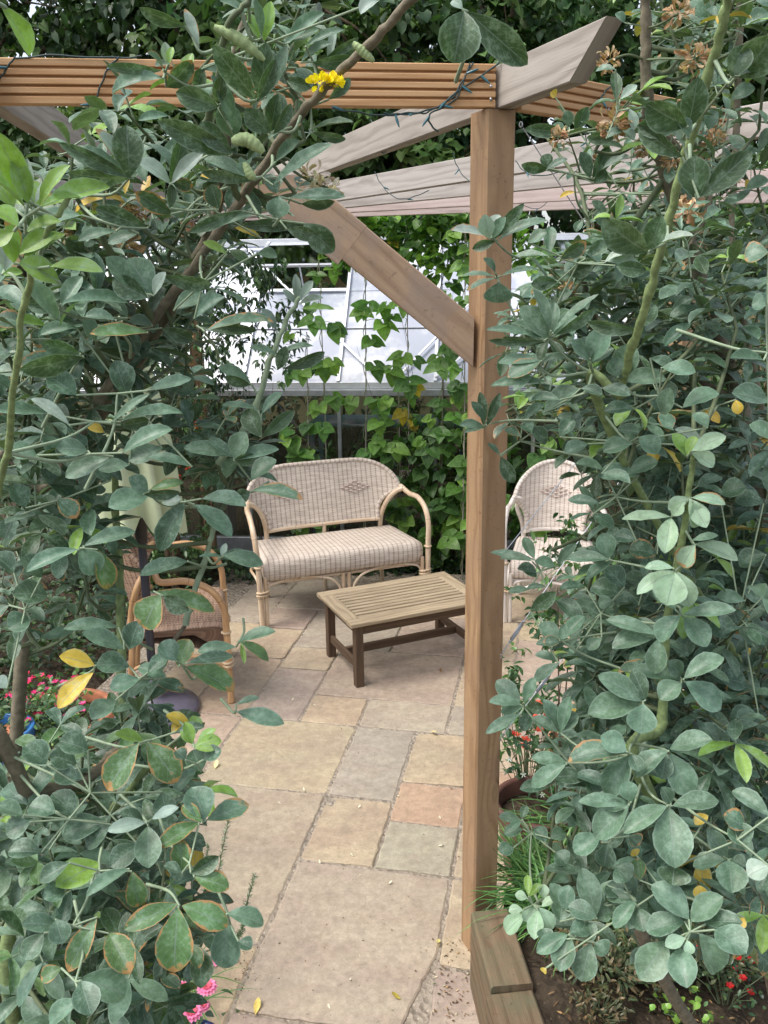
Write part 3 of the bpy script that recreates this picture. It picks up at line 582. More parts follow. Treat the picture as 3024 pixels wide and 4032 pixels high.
for i in range(6):
    a, c = xs[i]+.012, xs[i+1]-.012
    rows = [(0, .36), (.36, .63)] + ([] if i in (2, 5) else [(.63, 1.)])
    for (t0, t1) in rows:
        b = MB(); q_ = [rp(a, t0, .004*(t0 == 0)), rp(c, t0), rp(c, t1, -.004), rp(a, t1, -.004)]; q2 = [v+sn_*-.004 for v in q_]
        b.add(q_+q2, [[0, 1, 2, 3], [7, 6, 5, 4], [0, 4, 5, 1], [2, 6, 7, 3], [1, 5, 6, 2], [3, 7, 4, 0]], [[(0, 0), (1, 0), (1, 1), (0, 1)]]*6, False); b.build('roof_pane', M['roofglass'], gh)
    for (z0_, z1_) in ((.13, .68), (.685, EV-.03)):
        b = MB(); y0_ = .0; b.add([gp(a, y0_, z0_), gp(c, y0_, z0_), gp(c, y0_, z1_), gp(a, y0_, z1_), gp(a, .004, z0_), gp(c, .004, z0_), gp(c, .004, z1_), gp(a, .004, z1_)], [[0, 1, 2, 3], [7, 6, 5, 4], [0, 4, 5, 1], [2, 6, 7, 3], [1, 5, 6, 2], [3, 7, 4, 0]], [[(0, 0), (1, 0), (1, 1), (0, 1)]]*6, False); b.build('wall_pane', M['glass'], gh)
    bar(rp(a, .36, .004), rp(c, .36, .004), .006, .006, 'alu_dark', 'pane_clip', up=sn_)
    if i in (2, 5):   # open roof vent, hinged at the ridge
        bar(rp(a, .63, .01), rp(c, .63, .01), .03, .02, 'alu', 'vent_sill', up=sn_)
        vt = (sl*1).normalized(); hinge0, hinge1 = rp(a, 1, .02), rp(c, 1, .02); op = Matrix.Rotation(-math.radians(24), 3, gx); dn = op @ (-sl); Lh = .58
        e0, e1 = hinge0+dn*Lh*.95, hinge1+dn*Lh*.95
        v = MB(); nrm = gx.cross(-dn).normalized()
        v.beam(hinge0, e0, .028, .02, up=nrm, ch=.002); v.beam(hinge1, e1, .028, .02, up=nrm, ch=.002); v.beam(e0, e1, .03, .0205, up=nrm, ch=.002); vf = v.build('roof_vent', M['alu'], gh)
        v = MB(); v.add([hinge0, hinge1, e1, e0], [[0, 1, 2, 3]], [[(0, 0), (1, 0), (1, 1), (0, 1)]], False); v.build('vent_glass', M['glass'], vf)
        bar(e0.lerp(e1, .5), rp((a+c)/2, .64), .012, .008, 'alu', 'vent_stay')
# diagonal roof braces
for (x0, x1) in ((xs[0]+.05, xs[2]), (xs[2]-.2, xs[3]+.3), (xs[6]-.05, xs[4]), (xs[5], xs[3]+.45)): bar(rp(x0, .97, .030), rp(x1, .02, .030), .018, .008, up=sn_, name='roof_brace')
# gable ends
for x, ins_ in ((XR, 0), (XL, 0)):
    bar(gp(x, GW, EV), gp(x, GW, RD), .03, .03, 'alu', 'gable_bar', up=gx); bar(gp(x, 2*GW, EV+.03), gp(x, GW, RD), .03, .04, 'alu', 'gable_bar', up=gx); bar(gp(x, 0, EV), gp(x, 2*GW, EV), .03, .03, 'alu', 'gable_bar', up=gx); bar(gp(x, GW*2, .1), gp(x, GW*2, EV), .03, .03, 'alu_dark', 'gable_bar', up=gx)
    b = MB(); b.add([gp(x, .02, .1), gp(x, 2*GW-.02, .1), gp(x, 2*GW-.02, EV), gp(x, GW, RD-.03), gp(x, .02, EV)], [[0, 1, 2, 3, 4]], [[(0, 0)]*5], False); b.build('gable_glass', M['glass'], gh)
for (t0, t1) in ((0, 1),):
    b = MB(); b.add([gp(XL, 2*GW, EV+.03), gp(XR, 2*GW, EV+.03), gp(XR, GW+.02, RD-.02), gp(XL, GW+.02, RD-.02)], [[0, 1, 2, 3]], [[(0, 0)]*4], False); b.build('roof_pane', M['glass'], gh)
b = MB(); b.add([gp(XL, 2*GW, .1), gp(XR, 2*GW, .1), gp(XR, 2*GW, EV), gp(XL, 2*GW, EV)], [[0, 1, 2, 3]], [[(0, 0)]*4], False); b.build('wall_pane', M['glass'], gh)
# staging bench inside
st = empty('staging_table', tuple(at_z(1330, 1680, .0)*0+gp(.1, .55, 0))); tag(st, 'blue metal staging table standing inside the greenhouse', 'table')
sp0 = at_y(1215, 1670, gp(0, .5, 0).y)
sx0 = (sp0-gc).dot(gx); sz = sp0.z
b = MB(); b.beam(gp(sx0, .65, sz), gp(sx0+1.3, .65, sz), .45, .03); b.build('tabletop', M['bluepaint'], st)
for dx in (.03, 1.26):
    for dy in (.45, .85): b = MB(); b.beam(gp(sx0+dx, dy, -.04), gp(sx0+dx, dy, sz-.0155), .035, .035, up=gx); b.build('leg', M['bluepaint'], st)
b = MB(); b.beam(gp(sx0-.28, .3, EV-.05), gp(sx0+.1, .32, sz-.2), .03, .012); b.build('diagonal_brace', M['bluepaint'], gh)
# pale boards leaning in the greenhouse
b = MB(); b.beam(gp(-.98, .25, 0), gp(-.93, .3, 1.2), .07, .02, up=gy); tag(b.build('wooden_board', M['pink']), 'pale narrow board standing upright inside the greenhouse', 'board')
# ================================================================== FAR WALL
b = MB(); b.beam((-9, 13.2, 1.3), (9, 13.0, 1.3), .3, 2.7); tag(b.build('garden_wall', M['render']), 'cream rendered garden wall glimpsed behind the greenhouse', 'wall')
# ================================================================== BACKGROUND TREES
TG = [s2l(76, 110, 58), s2l(92, 124, 66), s2l(56, 86, 48), s2l(112, 142, 80), s2l(66, 96, 62)]
def tree(name, label, base, h, blobs, nleaf, size, cols, kind='heart', group='trees beyond the greenhouse'):
    r = empty(name, (base[0], base[1], 0)); tag(r, label, 'tree', group); B0 = Vector((base[0], base[1], -.05)); b = MB()
    top = B0+Vector((.2, .1, h*.7)); tr_ = bez([B0, B0.lerp(top, .4)+Vector((.12, 0, 0)), top], 6); b.tube(tr_, [.17-.12*i/(len(tr_)-1) for i in range(len(tr_))], 10); b.build('trunk', M['bark'], r)
    b = MB()
    for (c, rad, sc) in blobs:
        c = Vector(c); s_ = tr_[int(len(tr_)*random.uniform(.3, .9))]
        b.tube(bez([s_, s_.lerp(c, .5)+rv()*.2, c], 5), [.06-.045*i/10 for i in range(11)], 6)
        for k in range(5): e = c+rv()*rad*.8; b.tube(bez([c, c.lerp(e, .5)+rv()*.15, e], 4), [.022-.017*i/8 for i in range(9)], 5)
    b.build('branches', M['bark'], r); lv = Leaves(); tot = sum(q_[1]**2 for q_ in blobs)
    for (c, rad, sc) in blobs:
        n = int(nleaf*rad**2/tot); ncl = max(6, n//28)
        for k in range(ncl):
            d = rv(); cc = Vector(c)+Vector((d.x*sc[0], d.y*sc[1], d.z*sc[2]))*rad*(random.random()**.35); base_c = vary(random.choice(cols), .3)
            for j in range(28):
                p = cc+rv()*random.uniform(0, .28); ld = (rv()*.8+Vector((0, -.3, -.5))+d*.3).normalized()
                lv.add(p, ld, (rv()*.6+Vector((0, -.25, 1))).normalized(), size*random.uniform(.6, 1.3), size*random.uniform(.7, 1.15), random.uniform(.1, .9), random.uniform(0, .5), vary(base_c, .18))
    lv.build('crown', M['tree'], r, kind, 3, 2); return r
def crown(cx, cy, cz, rx, rz, k, ry=1.2, r0=(1.0, 1.5)):
    out = []
    for i in range(k): out.append(((cx+random.uniform(-rx, rx), cy+random.uniform(-ry, ry), cz+random.uniform(-rz, rz)), random.uniform(*r0), (1, .9, .85)))
    return out
tree('maple_tree', 'broad green maple tree rising behind the corner post of the pergola', (1.3, 10.6), 6, crown(1.2, 10.4, 4.2, 2.0, 1.5, 13), 15000, .125, TG)
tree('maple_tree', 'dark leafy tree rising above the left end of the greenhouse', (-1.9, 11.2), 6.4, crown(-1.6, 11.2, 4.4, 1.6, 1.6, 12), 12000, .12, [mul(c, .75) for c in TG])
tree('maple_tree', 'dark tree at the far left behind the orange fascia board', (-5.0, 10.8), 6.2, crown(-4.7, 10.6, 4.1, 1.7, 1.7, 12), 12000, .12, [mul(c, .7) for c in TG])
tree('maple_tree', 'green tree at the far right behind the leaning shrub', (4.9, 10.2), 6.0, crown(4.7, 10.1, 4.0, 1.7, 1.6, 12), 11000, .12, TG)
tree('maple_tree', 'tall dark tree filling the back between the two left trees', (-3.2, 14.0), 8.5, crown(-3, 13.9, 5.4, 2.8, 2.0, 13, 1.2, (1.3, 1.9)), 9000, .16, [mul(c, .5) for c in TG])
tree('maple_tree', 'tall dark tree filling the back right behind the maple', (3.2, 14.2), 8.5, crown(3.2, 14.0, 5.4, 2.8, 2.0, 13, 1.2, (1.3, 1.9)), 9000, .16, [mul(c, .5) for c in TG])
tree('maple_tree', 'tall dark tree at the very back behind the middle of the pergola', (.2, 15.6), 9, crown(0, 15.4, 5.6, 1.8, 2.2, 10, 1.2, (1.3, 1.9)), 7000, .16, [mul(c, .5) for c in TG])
def bush(name, label, base, rx, ry, h, n, size, cols, kind='lance', mat='tree', wr=.4, group=None, cat='bush', nz0=.0, clump=14, droop=-.1, sr_=.018):
    r = empty(name, (base[0], base[1], 0)); tag(r, label, cat, group); lv = Leaves(); b = MB(); B0 = Vector((base[0], base[1], -.04))
    for k in range(7):
        e = B0+Vector((random.uniform(-rx, rx)*.6, random.uniform(-ry, ry)*.6, h*random.uniform(.6, .9))); b.tube(bez([B0, B0.lerp(e, .5)+rv()*.06, e], 5), [sr_*(1-.07*i) for i in range(11)], 6)
    b.build('stems', M['bark'], r)
    for k in range(n//clump):
        z = nz0+(h-nz0)*random.random()**.85; prf = math.sin(PI*min(.98, max(.03, (z/h)*.8+.12)))**.5; a = random.uniform(0, 2*PI); rr = random.random()**.4*prf; c = Vector((base[0]+rx*rr*math.cos(a), base[1]+ry*rr*math.sin(a), z)); bc = vary(random.choice(cols), .25)
        ax_ = (Vector((math.cos(a)*rr, math.sin(a)*rr, .6))+rv()*.4).normalized()
        for j in range(clump):
            p = c+ax_*size*1.6*(j/clump)*random.uniform(.5, 1.5)+rv()*size*.3; lv.add(p, (ax_*.5+rv()+Vector((0, 0, droop))).normalized(), (rv()*.5+Vector((0, 0, 1))).normalized(), size*random.uniform(.6, 1.2), size*wr*random.uniform(.8, 1.2), random.uniform(.1, .9), random.uniform(.1, .5), vary(bc, .15))
    lv.build('foliage', M[mat], r, kind, 4, 2); return r
DG = [s2l(58, 84, 56), s2l(74, 102, 66), s2l(42, 66, 48), s2l(88, 116, 72)]
FG = [s2l(84, 106, 62), s2l(66, 92, 58), s2l(104, 124, 70)]
bush('evergreen_bush', 'fine-leaved green bush at the left edge behind the front shrub', (-2.75, 3.9), .75, .6, 2.5, 9000, .05, FG, 'lance', wr=.16, clump=18)
bush('evergreen_bush', 'dark bush left of the wicker bench by the far pergola post', (-2.2, 6.0), .7, .55, 2.0, 7000, .06, DG, 'lance', wr=.4)
bush('evergreen_bush', 'leafy green bush in the right border beyond the second pergola post', (2.1, 4.4), .75, .7, 2.1, 7500, .06, DG, 'lance', wr=.38)
bush('evergreen_bush', 'tall green bush at the right edge of the garden', (2.9, 6.2), .8, .7, 2.8, 8000, .08, [s2l(96, 126, 62), s2l(70, 104, 54)], 'lance', wr=.45)
bush('evergreen_bush', 'low dark bush in the right bed beside the front shrub', (1.35, 2.55), .45, .45, 1.15, 5200, .045, DG, 'lance', wr=.4)
bush('evergreen_bush', 'bush with long green leaves at the right edge of the bed', (1.9, 2.9), .5, .5, 1.9, 5200, .06, [s2l(94, 118, 70), s2l(70, 98, 60)], 'lance', wr=.3)
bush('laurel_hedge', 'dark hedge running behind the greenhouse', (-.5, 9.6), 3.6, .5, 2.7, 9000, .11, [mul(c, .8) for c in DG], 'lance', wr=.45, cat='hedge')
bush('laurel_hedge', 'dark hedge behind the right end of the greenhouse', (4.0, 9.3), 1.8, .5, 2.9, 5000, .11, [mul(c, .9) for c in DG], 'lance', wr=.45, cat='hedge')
# low ground cover behind the brown chair and the bench
def cover(name, regions, n, size, cols, kind='lance', wr=.6):
    lv = Leaves()
    for k in range(n):
        x0, x1, y0, y1, hh = random.choice(regions); p = Vector((random.uniform(x0, x1), random.uniform(y0, y1), 0)); p.z = -.03+hh*random.random()*(.6+.4*math.sin(p.x*7+p.y*5))
        lv.add(p, (rv()+Vector((0, 0, .3))).normalized(), (rv()*.4+Vector((0, 0, 1))).normalized(), size*random.uniform(.6, 1.2), size*wr*random.uniform(.8, 1.2), random.uniform(.2, .9), random.uniform(.1, .4), vary(random.choice(cols), .25))
    o = lv.build(name, M['tree'], None, kind, 3, 2); tag(o, kind='stuff'); tag(o, 'low dark green ground cover growing around the patio edge', 'ground cover'); return o
cover('ground_cover', [(-3.4, -1.85, 3.1, 4.3, .28), (-3.2, -1.55, 4.3, 5.6, .3), (-2.4, -.7, 5.75, 6.25, .28), (-.7, 1.6, 5.9, 6.15, .2)], 9000, .05, [mul(c, .9) for c in DG])
# ================================================================== CLIMBING BEANS
BG = [s2l(96, 138, 58), s2l(80, 120, 52), s2l(118, 156, 66), s2l(64, 100, 48)]
CANES = ['leftmost thin brown bean cane, behind the left half of the bench', 'bean cane in front of the left roof vent, second from the left', 'third bean cane from the left, above the middle of the bench', 'short bean cane rising behind the right side of the bench', 'bean cane just right of the short one behind the bench arm', 'bean cane nearest the left side of the corner post', 'bean cane hidden just behind the corner post', 'bean cane first to the right of the corner post', 'rightmost bean cane, behind the pale armchair']
def bean(label, x0, x1, Y, top, n, lean=0, low=.1, cx=None):
    px = (x0+x1)/2; p0 = at_y(px, 1700, Y); p0.z = -.03; p1 = Vector((p0.x+lean, Y+random.uniform(-.05, .05), top))
    c_ = MB(); c_.tube([p0, p0.lerp(p1, .5)+Vector((.008, 0, 0)), p1], [.0048, .0042, .003], 6); co = c_.build('garden_cane', M['greydark']); tag(co, CANES.pop(0), 'cane', 'canes for the climbing beans')
    r = empty('bean_plant', p0); tag(r, label, 'bean plant', 'climbing bean plants'); st_ = MB(); pts = []
    for i in range(60): t = i/59; pp = p0.lerp(p1, t); pts.append(pp+Vector((.013*math.cos(i*1.1), .013*math.sin(i*1.1), 0)))
    st_.tube(pts, .0028, 5); lv = Leaves(); dead = 0
    for k in range(int(n*.72)):
        t = low+(1-low)*random.random(); pp = p0.lerp(p1, t)
        out = Vector((random.uniform(-1, 1), -random.uniform(.25, .9), random.uniform(-.1, .5))).normalized(); nd = pp+out*random.uniform(.05, .20); st_.tube(bez([pp, pp.lerp(nd, .5)+Vector((0, 0, .02)), nd], 3), .0016, 4)
        sz = random.uniform(.085, .14)*(1.1-.3*t); colr = vary(random.choice(BG), .16); 
        if random.random() < .03: colr = (.55, .42, .04)
        side = out.cross(Vector((0, 0, 1))).normalized()
        for sg in (-1, 0, 1):
            if random.random() < .12: continue
            d = (out*.35+side*sg*.9+Vector((0, 0, -.75 if sg == 0 else -.35))+rv()*.25).normalized(); lv.add(nd+d*.008, d, (Vector((0, -.75, .7))+rv()*.3).normalized(), sz*random.uniform(.85, 1.15), sz*random.uniform(.8, .98), random.uniform(.1, .7), random.uniform(.05, .4), vary(colr, .08))
    st_.build('stem', M['stem_green'], r); lv.build('foliage', M['bean'], r, 'heart', 6, 4, .008); return r
bean('climbing bean plant at the left end of the row above the bench back', 1180, 1200, 6.05, 1.75, 22, .06)
bean('climbing bean plant in front of the left roof vent', 1270, 1285, 6.08, 2.35, 30, .0)
bean('climbing bean plant with sparse leaves rising through the middle of the greenhouse roof', 1420, 1430, 6.08, 2.4, 32, .05)
bean('climbing bean plant with large yellowish leaves directly behind the bench corner', 1560, 1580, 6.1, 1.45, 30, .0)
bean('climbing bean plant just right of the bench arm', 1600, 1610, 6.08, 2.45, 34, .0)
bean('climbing bean plant close to the left side of the corner post', 1730, 1745, 6.0, 2.45, 52, .0)
bean('climbing bean plant hidden partly by the corner post', 1820, 1830, 5.8, 2.4, 40, .0)
bean('climbing bean plant beyond the right side of the corner post', 2080, 2100, 5.8, 2.4, 40, .05)
bean('climbing bean plant at the right end of the row behind the pale armchair', 2260, 2270, 5.8, 2.5, 44, .05)
# leafy top running under the pink rafters
lvt = None
bush('bean_thicket', 'bushy lower growth of bean leaves against the greenhouse wall', (.52, 6.08), .5, .14, 1.1, 900, .085, [s2l(60, 96, 46), s2l(84, 122, 52), s2l(52, 84, 42)], 'heart', 'bean', .9, cat='bean plant', clump=5, droop=-.6)
bush('bean_thicket', 'overhanging tops of the bean row below the pale pink rafters', (.35, 6.05), 1.0, .18, 2.5, 900, .08, BG, 'heart', 'bean', .9, cat='bean plant', nz0=2.15, clump=5, droop=-.6, sr_=.003)
# climber on the far left post
bush('honeysuckle', 'dark trailing honeysuckle hanging over the far left pergola post', (-1.33, 6.05), .30, .18, 2.35, 3000, .055, DG, 'lance', 'glossy', .42, cat='climber', nz0=.7, clump=10, droop=-1.2, sr_=.006)
hk = bush('honeysuckle', 'loose honeysuckle strands hanging in front of the left greenhouse roof', (-.88, 6.0), .38, .12, 2.25, 1100, .06, DG, 'lance', 'glossy', .4, cat='climber', nz0=1.4, clump=10, droop=-1.2, sr_=.004)
tv = bush('trumpet_vine', 'climber with orange flowers between the parasol and the bench', (-1.45, 5.55), .28, .3, 1.7, 2800, .05, [s2l(84, 110, 58), s2l(64, 92, 54)], 'lance', 'glossy', .4, cat='climber', clump=10, droop=-.5)
lv = Leaves()
for k in range(16):
    p = at_y(random.uniform(590, 830), random.uniform(1600, 1950), 5.2); 
    for j in range(6): lv.add(p, (rv()+Vector((0, -.3, -.4))).normalized(), rv(), .045, .022, .4, .3, vary(random.choice([s2l(200, 80, 40), s2l(150, 60, 40), s2l(225, 120, 60)]), .2))
lv.build('flowers', M['petal'], tv, 'petal', 3, 2)
# ================================================================== THE TWO TREE MEDICK SHRUBS FRAMING THE VIEW
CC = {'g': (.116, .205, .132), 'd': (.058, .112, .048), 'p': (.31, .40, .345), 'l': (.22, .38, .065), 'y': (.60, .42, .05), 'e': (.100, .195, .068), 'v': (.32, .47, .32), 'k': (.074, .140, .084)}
def shrub_root(label, loc):
    r = empty('tree_medick_shrub', loc); tag(r, label, 'shrub', 'grey-green shrubs framing the view'); return r
SH = {'L': shrub_root('tall grey-green shrub in the left foreground, with a yellow flower and long slanting branch', (-.85, .95, -.04)),
      'R': shrub_root('tall grey-green shrub in the right foreground beside the timber edging, with tan dried flower heads', (1.0, 1.45, -.04))}
STEMS = {'L': [], 'R': []}; SM = {'L': {'stem_brown': MB(), 'stem_green': MB(), 'petiole': MB(), 'twig': MB()}, 'R': {'stem_brown': MB(), 'stem_green': MB(), 'petiole': MB(), 'twig': MB()}}
LV = {'L': Leaves(), 'R': Leaves()}
def stem(sd_, pts, r0, r1, mat='stem_brown'):
    P = bez(pts, 8); n = len(P); rr = [r0+(r1-r0)*i/(n-1) for i in range(n)]; P = [p+rv()*.0012 for p in P]; rr = [r_*(1.22 if i % 7 == 3 else random.uniform(.93, 1.06)) for i, r_ in enumerate(rr)]; SM[sd_][mat].tube(P, rr, 8); STEMS[sd_].extend(P)
RL = Vector((-.85, .95, -.04)); RR = Vector((1.0, 1.45, -.04)); rR = Vector((.95, 1.55, -.04))
stem('L', [RL, (-.78, .92, .6), D_(-60, 1180, 1.05), D_(105, 1050, 1.0), D_(230, 840, .97), D_(330, 690, .95), D_(425, 570, .93), D_(520, 432, .9), D_(610, 300, .86), D_(700, 190, .82), D_(800, 95, .78), D_(910, -25, .74)], .0062, .0034)
stem('L', [RL, (-.7, 1.0, .35), D_(60, 1240, 1.25), D_(160, 1050, 1.2), D_(215, 900, 1.15), D_(330, 730, 1.05), D_(470, 450, 1.0), D_(500, 150, .95), D_(560, -20, .95)], .012, .003)
stem('L', [RL, (-.6, .95, .3), D_(-40, 1745, 1.0), D_(70, 1712, 1.0), D_(170, 1690, 1.02), D_(255, 1620, 1.05), D_(285, 1560, 1.1), D_(310, 1480, 1.15), D_(400, 1350, 1.15)], .010, .003)
stem('L', [RL, (-.55, .95, .2), D_(20, 2150, 1.15), D_(90, 2010, 1.12), D_(170, 1880, 1.1), D_(280, 1700, 1.1), D_(400, 1590, 1.1), D_(440, 1560, 1.1)], .010, .003, 'stem_green')
stem('L', [D_(280, 1700, 1.1), D_(265, 1500, 1.12), D_(258, 1250, 1.15), D_(250, 1100, 1.15), D_(245, 980, 1.15)], .006, .004, 'stem_green')
stem('L', [D_(400, 1350, 1.0), D_(430, 1250, 1.0), D_(460, 1150, .98), D_(470, 1110, .97)], .004, .0025, 'petiole')
stem('L', [D_(470, 1000, .95), D_(545, 900, .93), D_(575, 800, .92), D_(615, 700, .92), D_(650, 640, .92)], .004, .0022, 'petiole')
stem('L', [D_(-30, 1150, .8), D_(10, 1000, .75), D_(35, 800, .68), D_(55, 640, .64), D_(100, 510, .6), D_(150, 420, .6)], .0032, .0016, 'stem_green')
stem('L', [D_(330, 690, .95), D_(250, 560, .9), D_(160, 420, .85)], .004, .002, 'twig'); stem('L', [D_(520, 432, .9), D_(450, 300, .85), D_(470, 180, .82), D_(490, 60, .8), D_(540, 0, .8)], .004, .0022, 'twig')
stem('R', [RR, (.95, 1.4, .7), D_(1760, 1500, 1.45), D_(1660, 1150, 1.4), D_(1600, 880, 1.35), D_(1555, 740, 1.3), D_(1500, 560, 1.25), D_(1440, 380, 1.2), D_(1400, 250, 1.2), D_(1395, 60, 1.2), D_(1390, -40, 1.2)], .016, .005)
stem('R', [RR, (.9, 1.35, .5), D_(1420, 1750, 1.05), D_(1430, 1560, 1.03), D_(1440, 1350, 1.0), D_(1470, 1180, .98), D_(1492, 1040, .96), D_(1498, 980, .95)], .008, .0026, 'stem_green')
stem('R', [rR, (.95, 1.3, .8), D_(1350, 1000, 1.0), D_(1345, 850, .92), D_(1372, 730, .84), D_(1415, 590, .8), D_(1460, 420, .78), D_(1510, 240, .76), D_(1560, 60, .74), D_(1575, -30, .73)], .0048, .0034, 'stem_green')
stem('R', [RR, D_(1640, 1950, 1.6), D_(1610, 1700, 1.5), D_(1645, 1500, 1.5), D_(1660, 1300, 1.5)], .016, .010)
stem('R', [RR, D_(1420, 2090, 1.45), D_(1400, 1900, 1.35), D_(1380, 1800, 1.3)], .012, .005); stem('R', [D_(1600, 880, 1.35), D_(1480, 800, 1.3), D_(1300, 700, 1.2), D_(1260, 600, 1.15)], .006, .003)
stem('R', [D_(1600, 880, 1.35), D_(1560, 1000, 1.3), D_(1400, 1100, 1.2), D_(1280, 1150, 1.15), D_(1190, 1190, 1.1)], .006, .002, 'twig'); stem('R', [D_(1440, 380, 1.2), D_(1300, 560, 1.2), D_(1250, 400, 1.3), D_(1160, 270, 1.4)], .004, .002, 'twig')
stem('R', [D_(1400, 1900, 1.35), D_(1250, 1910, 1.2), D_(1150, 1920, 1.1)], .004, .002, 'twig'); stem('R', [D_(1400, 250, 1.2), D_(1530, 420, 1.2), D_(1470, 560, 1.15)], .004, .003, 'stem_brown')
stem('R', [D_(1600, 0, 1.5), D_(1590, 300, 1.5), D_(1585, 560, 1.45), D_(1650, 900, 1.45)], .006, .004, 'stem_brown')
stem('L', [D_(-80, 260, .63), D_(-50, 60, .62), D_(-30, -60, .62)], .004, .003, 'stem_green')
def nearest(sd_, p):
    return min(STEMS[sd_], key=lambda q_: (q_-p).length_squared+(.02 if q_.z > p.z+.03 else 0))
def hero(crop, txt):
    ox, oy = crop; SC = 1512/1659
    for line in txt.strip().split('\n'):
        head, body = line.split(':', 1); hd = head.split(); sd_ = hd[0]; dist = float(hd[1]); bases = []
        for it in body.split(';'):
            a = it.split()
            if len(a) < 6: continue
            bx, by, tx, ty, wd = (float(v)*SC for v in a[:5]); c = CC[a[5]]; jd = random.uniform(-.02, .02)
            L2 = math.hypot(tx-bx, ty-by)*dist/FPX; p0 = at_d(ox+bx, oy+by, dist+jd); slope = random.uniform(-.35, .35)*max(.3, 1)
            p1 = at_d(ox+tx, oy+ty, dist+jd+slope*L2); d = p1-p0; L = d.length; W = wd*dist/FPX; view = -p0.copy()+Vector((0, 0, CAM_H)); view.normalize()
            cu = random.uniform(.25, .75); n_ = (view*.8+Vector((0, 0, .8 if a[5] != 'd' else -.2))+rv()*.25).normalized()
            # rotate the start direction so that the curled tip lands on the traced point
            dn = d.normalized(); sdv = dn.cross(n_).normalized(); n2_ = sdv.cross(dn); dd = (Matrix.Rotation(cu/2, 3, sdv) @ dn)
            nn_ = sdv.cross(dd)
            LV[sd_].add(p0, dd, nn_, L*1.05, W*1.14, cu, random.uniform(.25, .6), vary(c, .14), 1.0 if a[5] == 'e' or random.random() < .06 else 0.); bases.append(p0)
        if bases:
            c0 = sum(bases, Vector())/len(bases); q_ = nearest(sd_, c0)
            if (q_-c0).length > .005:
                q_ = q_ if (q_-c0).length < .11 else c0+((q_-c0).normalized()+Vector((0, .8, -.4))+rv()*.5).normalized()*.09
                mid = c0.lerp(q_, .4)+Vector((0, 0, -.003))+rv()*.007; SM[sd_]['petiole'].tube(bez([c0, mid, q_], 4), [.0010+.0007*i/8 for i in range(9)], 6)
                for b0 in bases:
                    if (b0-c0).length > .003: SM[sd_]['petiole'].tube([b0, b0.lerp(c0, .5), c0], .0010, 5)
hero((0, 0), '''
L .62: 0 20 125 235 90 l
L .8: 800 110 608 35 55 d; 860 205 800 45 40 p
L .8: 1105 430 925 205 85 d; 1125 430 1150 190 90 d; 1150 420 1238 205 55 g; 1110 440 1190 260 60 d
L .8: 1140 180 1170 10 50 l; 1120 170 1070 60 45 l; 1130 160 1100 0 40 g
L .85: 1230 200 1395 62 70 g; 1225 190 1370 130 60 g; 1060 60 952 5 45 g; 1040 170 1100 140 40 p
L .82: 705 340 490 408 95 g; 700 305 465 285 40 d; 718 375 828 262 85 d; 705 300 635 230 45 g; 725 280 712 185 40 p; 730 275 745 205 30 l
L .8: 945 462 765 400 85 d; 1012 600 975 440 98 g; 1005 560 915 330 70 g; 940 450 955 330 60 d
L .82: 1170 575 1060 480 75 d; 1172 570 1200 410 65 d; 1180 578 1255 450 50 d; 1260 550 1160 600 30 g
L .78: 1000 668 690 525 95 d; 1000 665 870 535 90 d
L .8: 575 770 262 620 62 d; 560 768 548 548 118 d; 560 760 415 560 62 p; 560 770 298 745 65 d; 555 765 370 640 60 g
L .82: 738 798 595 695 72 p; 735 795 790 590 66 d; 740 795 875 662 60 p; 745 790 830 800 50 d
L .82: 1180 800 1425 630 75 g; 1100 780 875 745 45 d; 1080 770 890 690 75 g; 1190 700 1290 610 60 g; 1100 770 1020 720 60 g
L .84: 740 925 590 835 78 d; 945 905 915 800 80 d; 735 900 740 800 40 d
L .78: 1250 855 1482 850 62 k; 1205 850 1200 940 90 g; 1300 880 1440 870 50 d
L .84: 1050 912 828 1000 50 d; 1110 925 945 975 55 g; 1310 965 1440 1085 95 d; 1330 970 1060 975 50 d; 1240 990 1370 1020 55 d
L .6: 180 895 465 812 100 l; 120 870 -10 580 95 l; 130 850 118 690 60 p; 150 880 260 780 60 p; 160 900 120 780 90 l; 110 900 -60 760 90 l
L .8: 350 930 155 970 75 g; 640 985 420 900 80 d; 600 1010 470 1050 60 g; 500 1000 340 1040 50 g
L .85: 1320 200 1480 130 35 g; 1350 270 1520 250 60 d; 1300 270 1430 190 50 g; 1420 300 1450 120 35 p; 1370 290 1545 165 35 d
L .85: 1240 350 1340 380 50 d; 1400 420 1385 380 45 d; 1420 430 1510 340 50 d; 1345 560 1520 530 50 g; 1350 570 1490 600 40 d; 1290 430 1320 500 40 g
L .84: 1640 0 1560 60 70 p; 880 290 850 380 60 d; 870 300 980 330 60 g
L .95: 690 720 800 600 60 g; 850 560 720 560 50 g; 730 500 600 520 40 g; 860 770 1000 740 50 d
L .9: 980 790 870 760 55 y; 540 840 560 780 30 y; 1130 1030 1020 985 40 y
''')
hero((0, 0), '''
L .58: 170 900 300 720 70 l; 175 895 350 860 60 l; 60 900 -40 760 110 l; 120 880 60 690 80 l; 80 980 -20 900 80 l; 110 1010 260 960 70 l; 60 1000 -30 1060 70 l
L .6: 60 1090 -30 1010 90 l; 80 1100 230 1010 80 l; 75 1095 20 960 70 l
''')
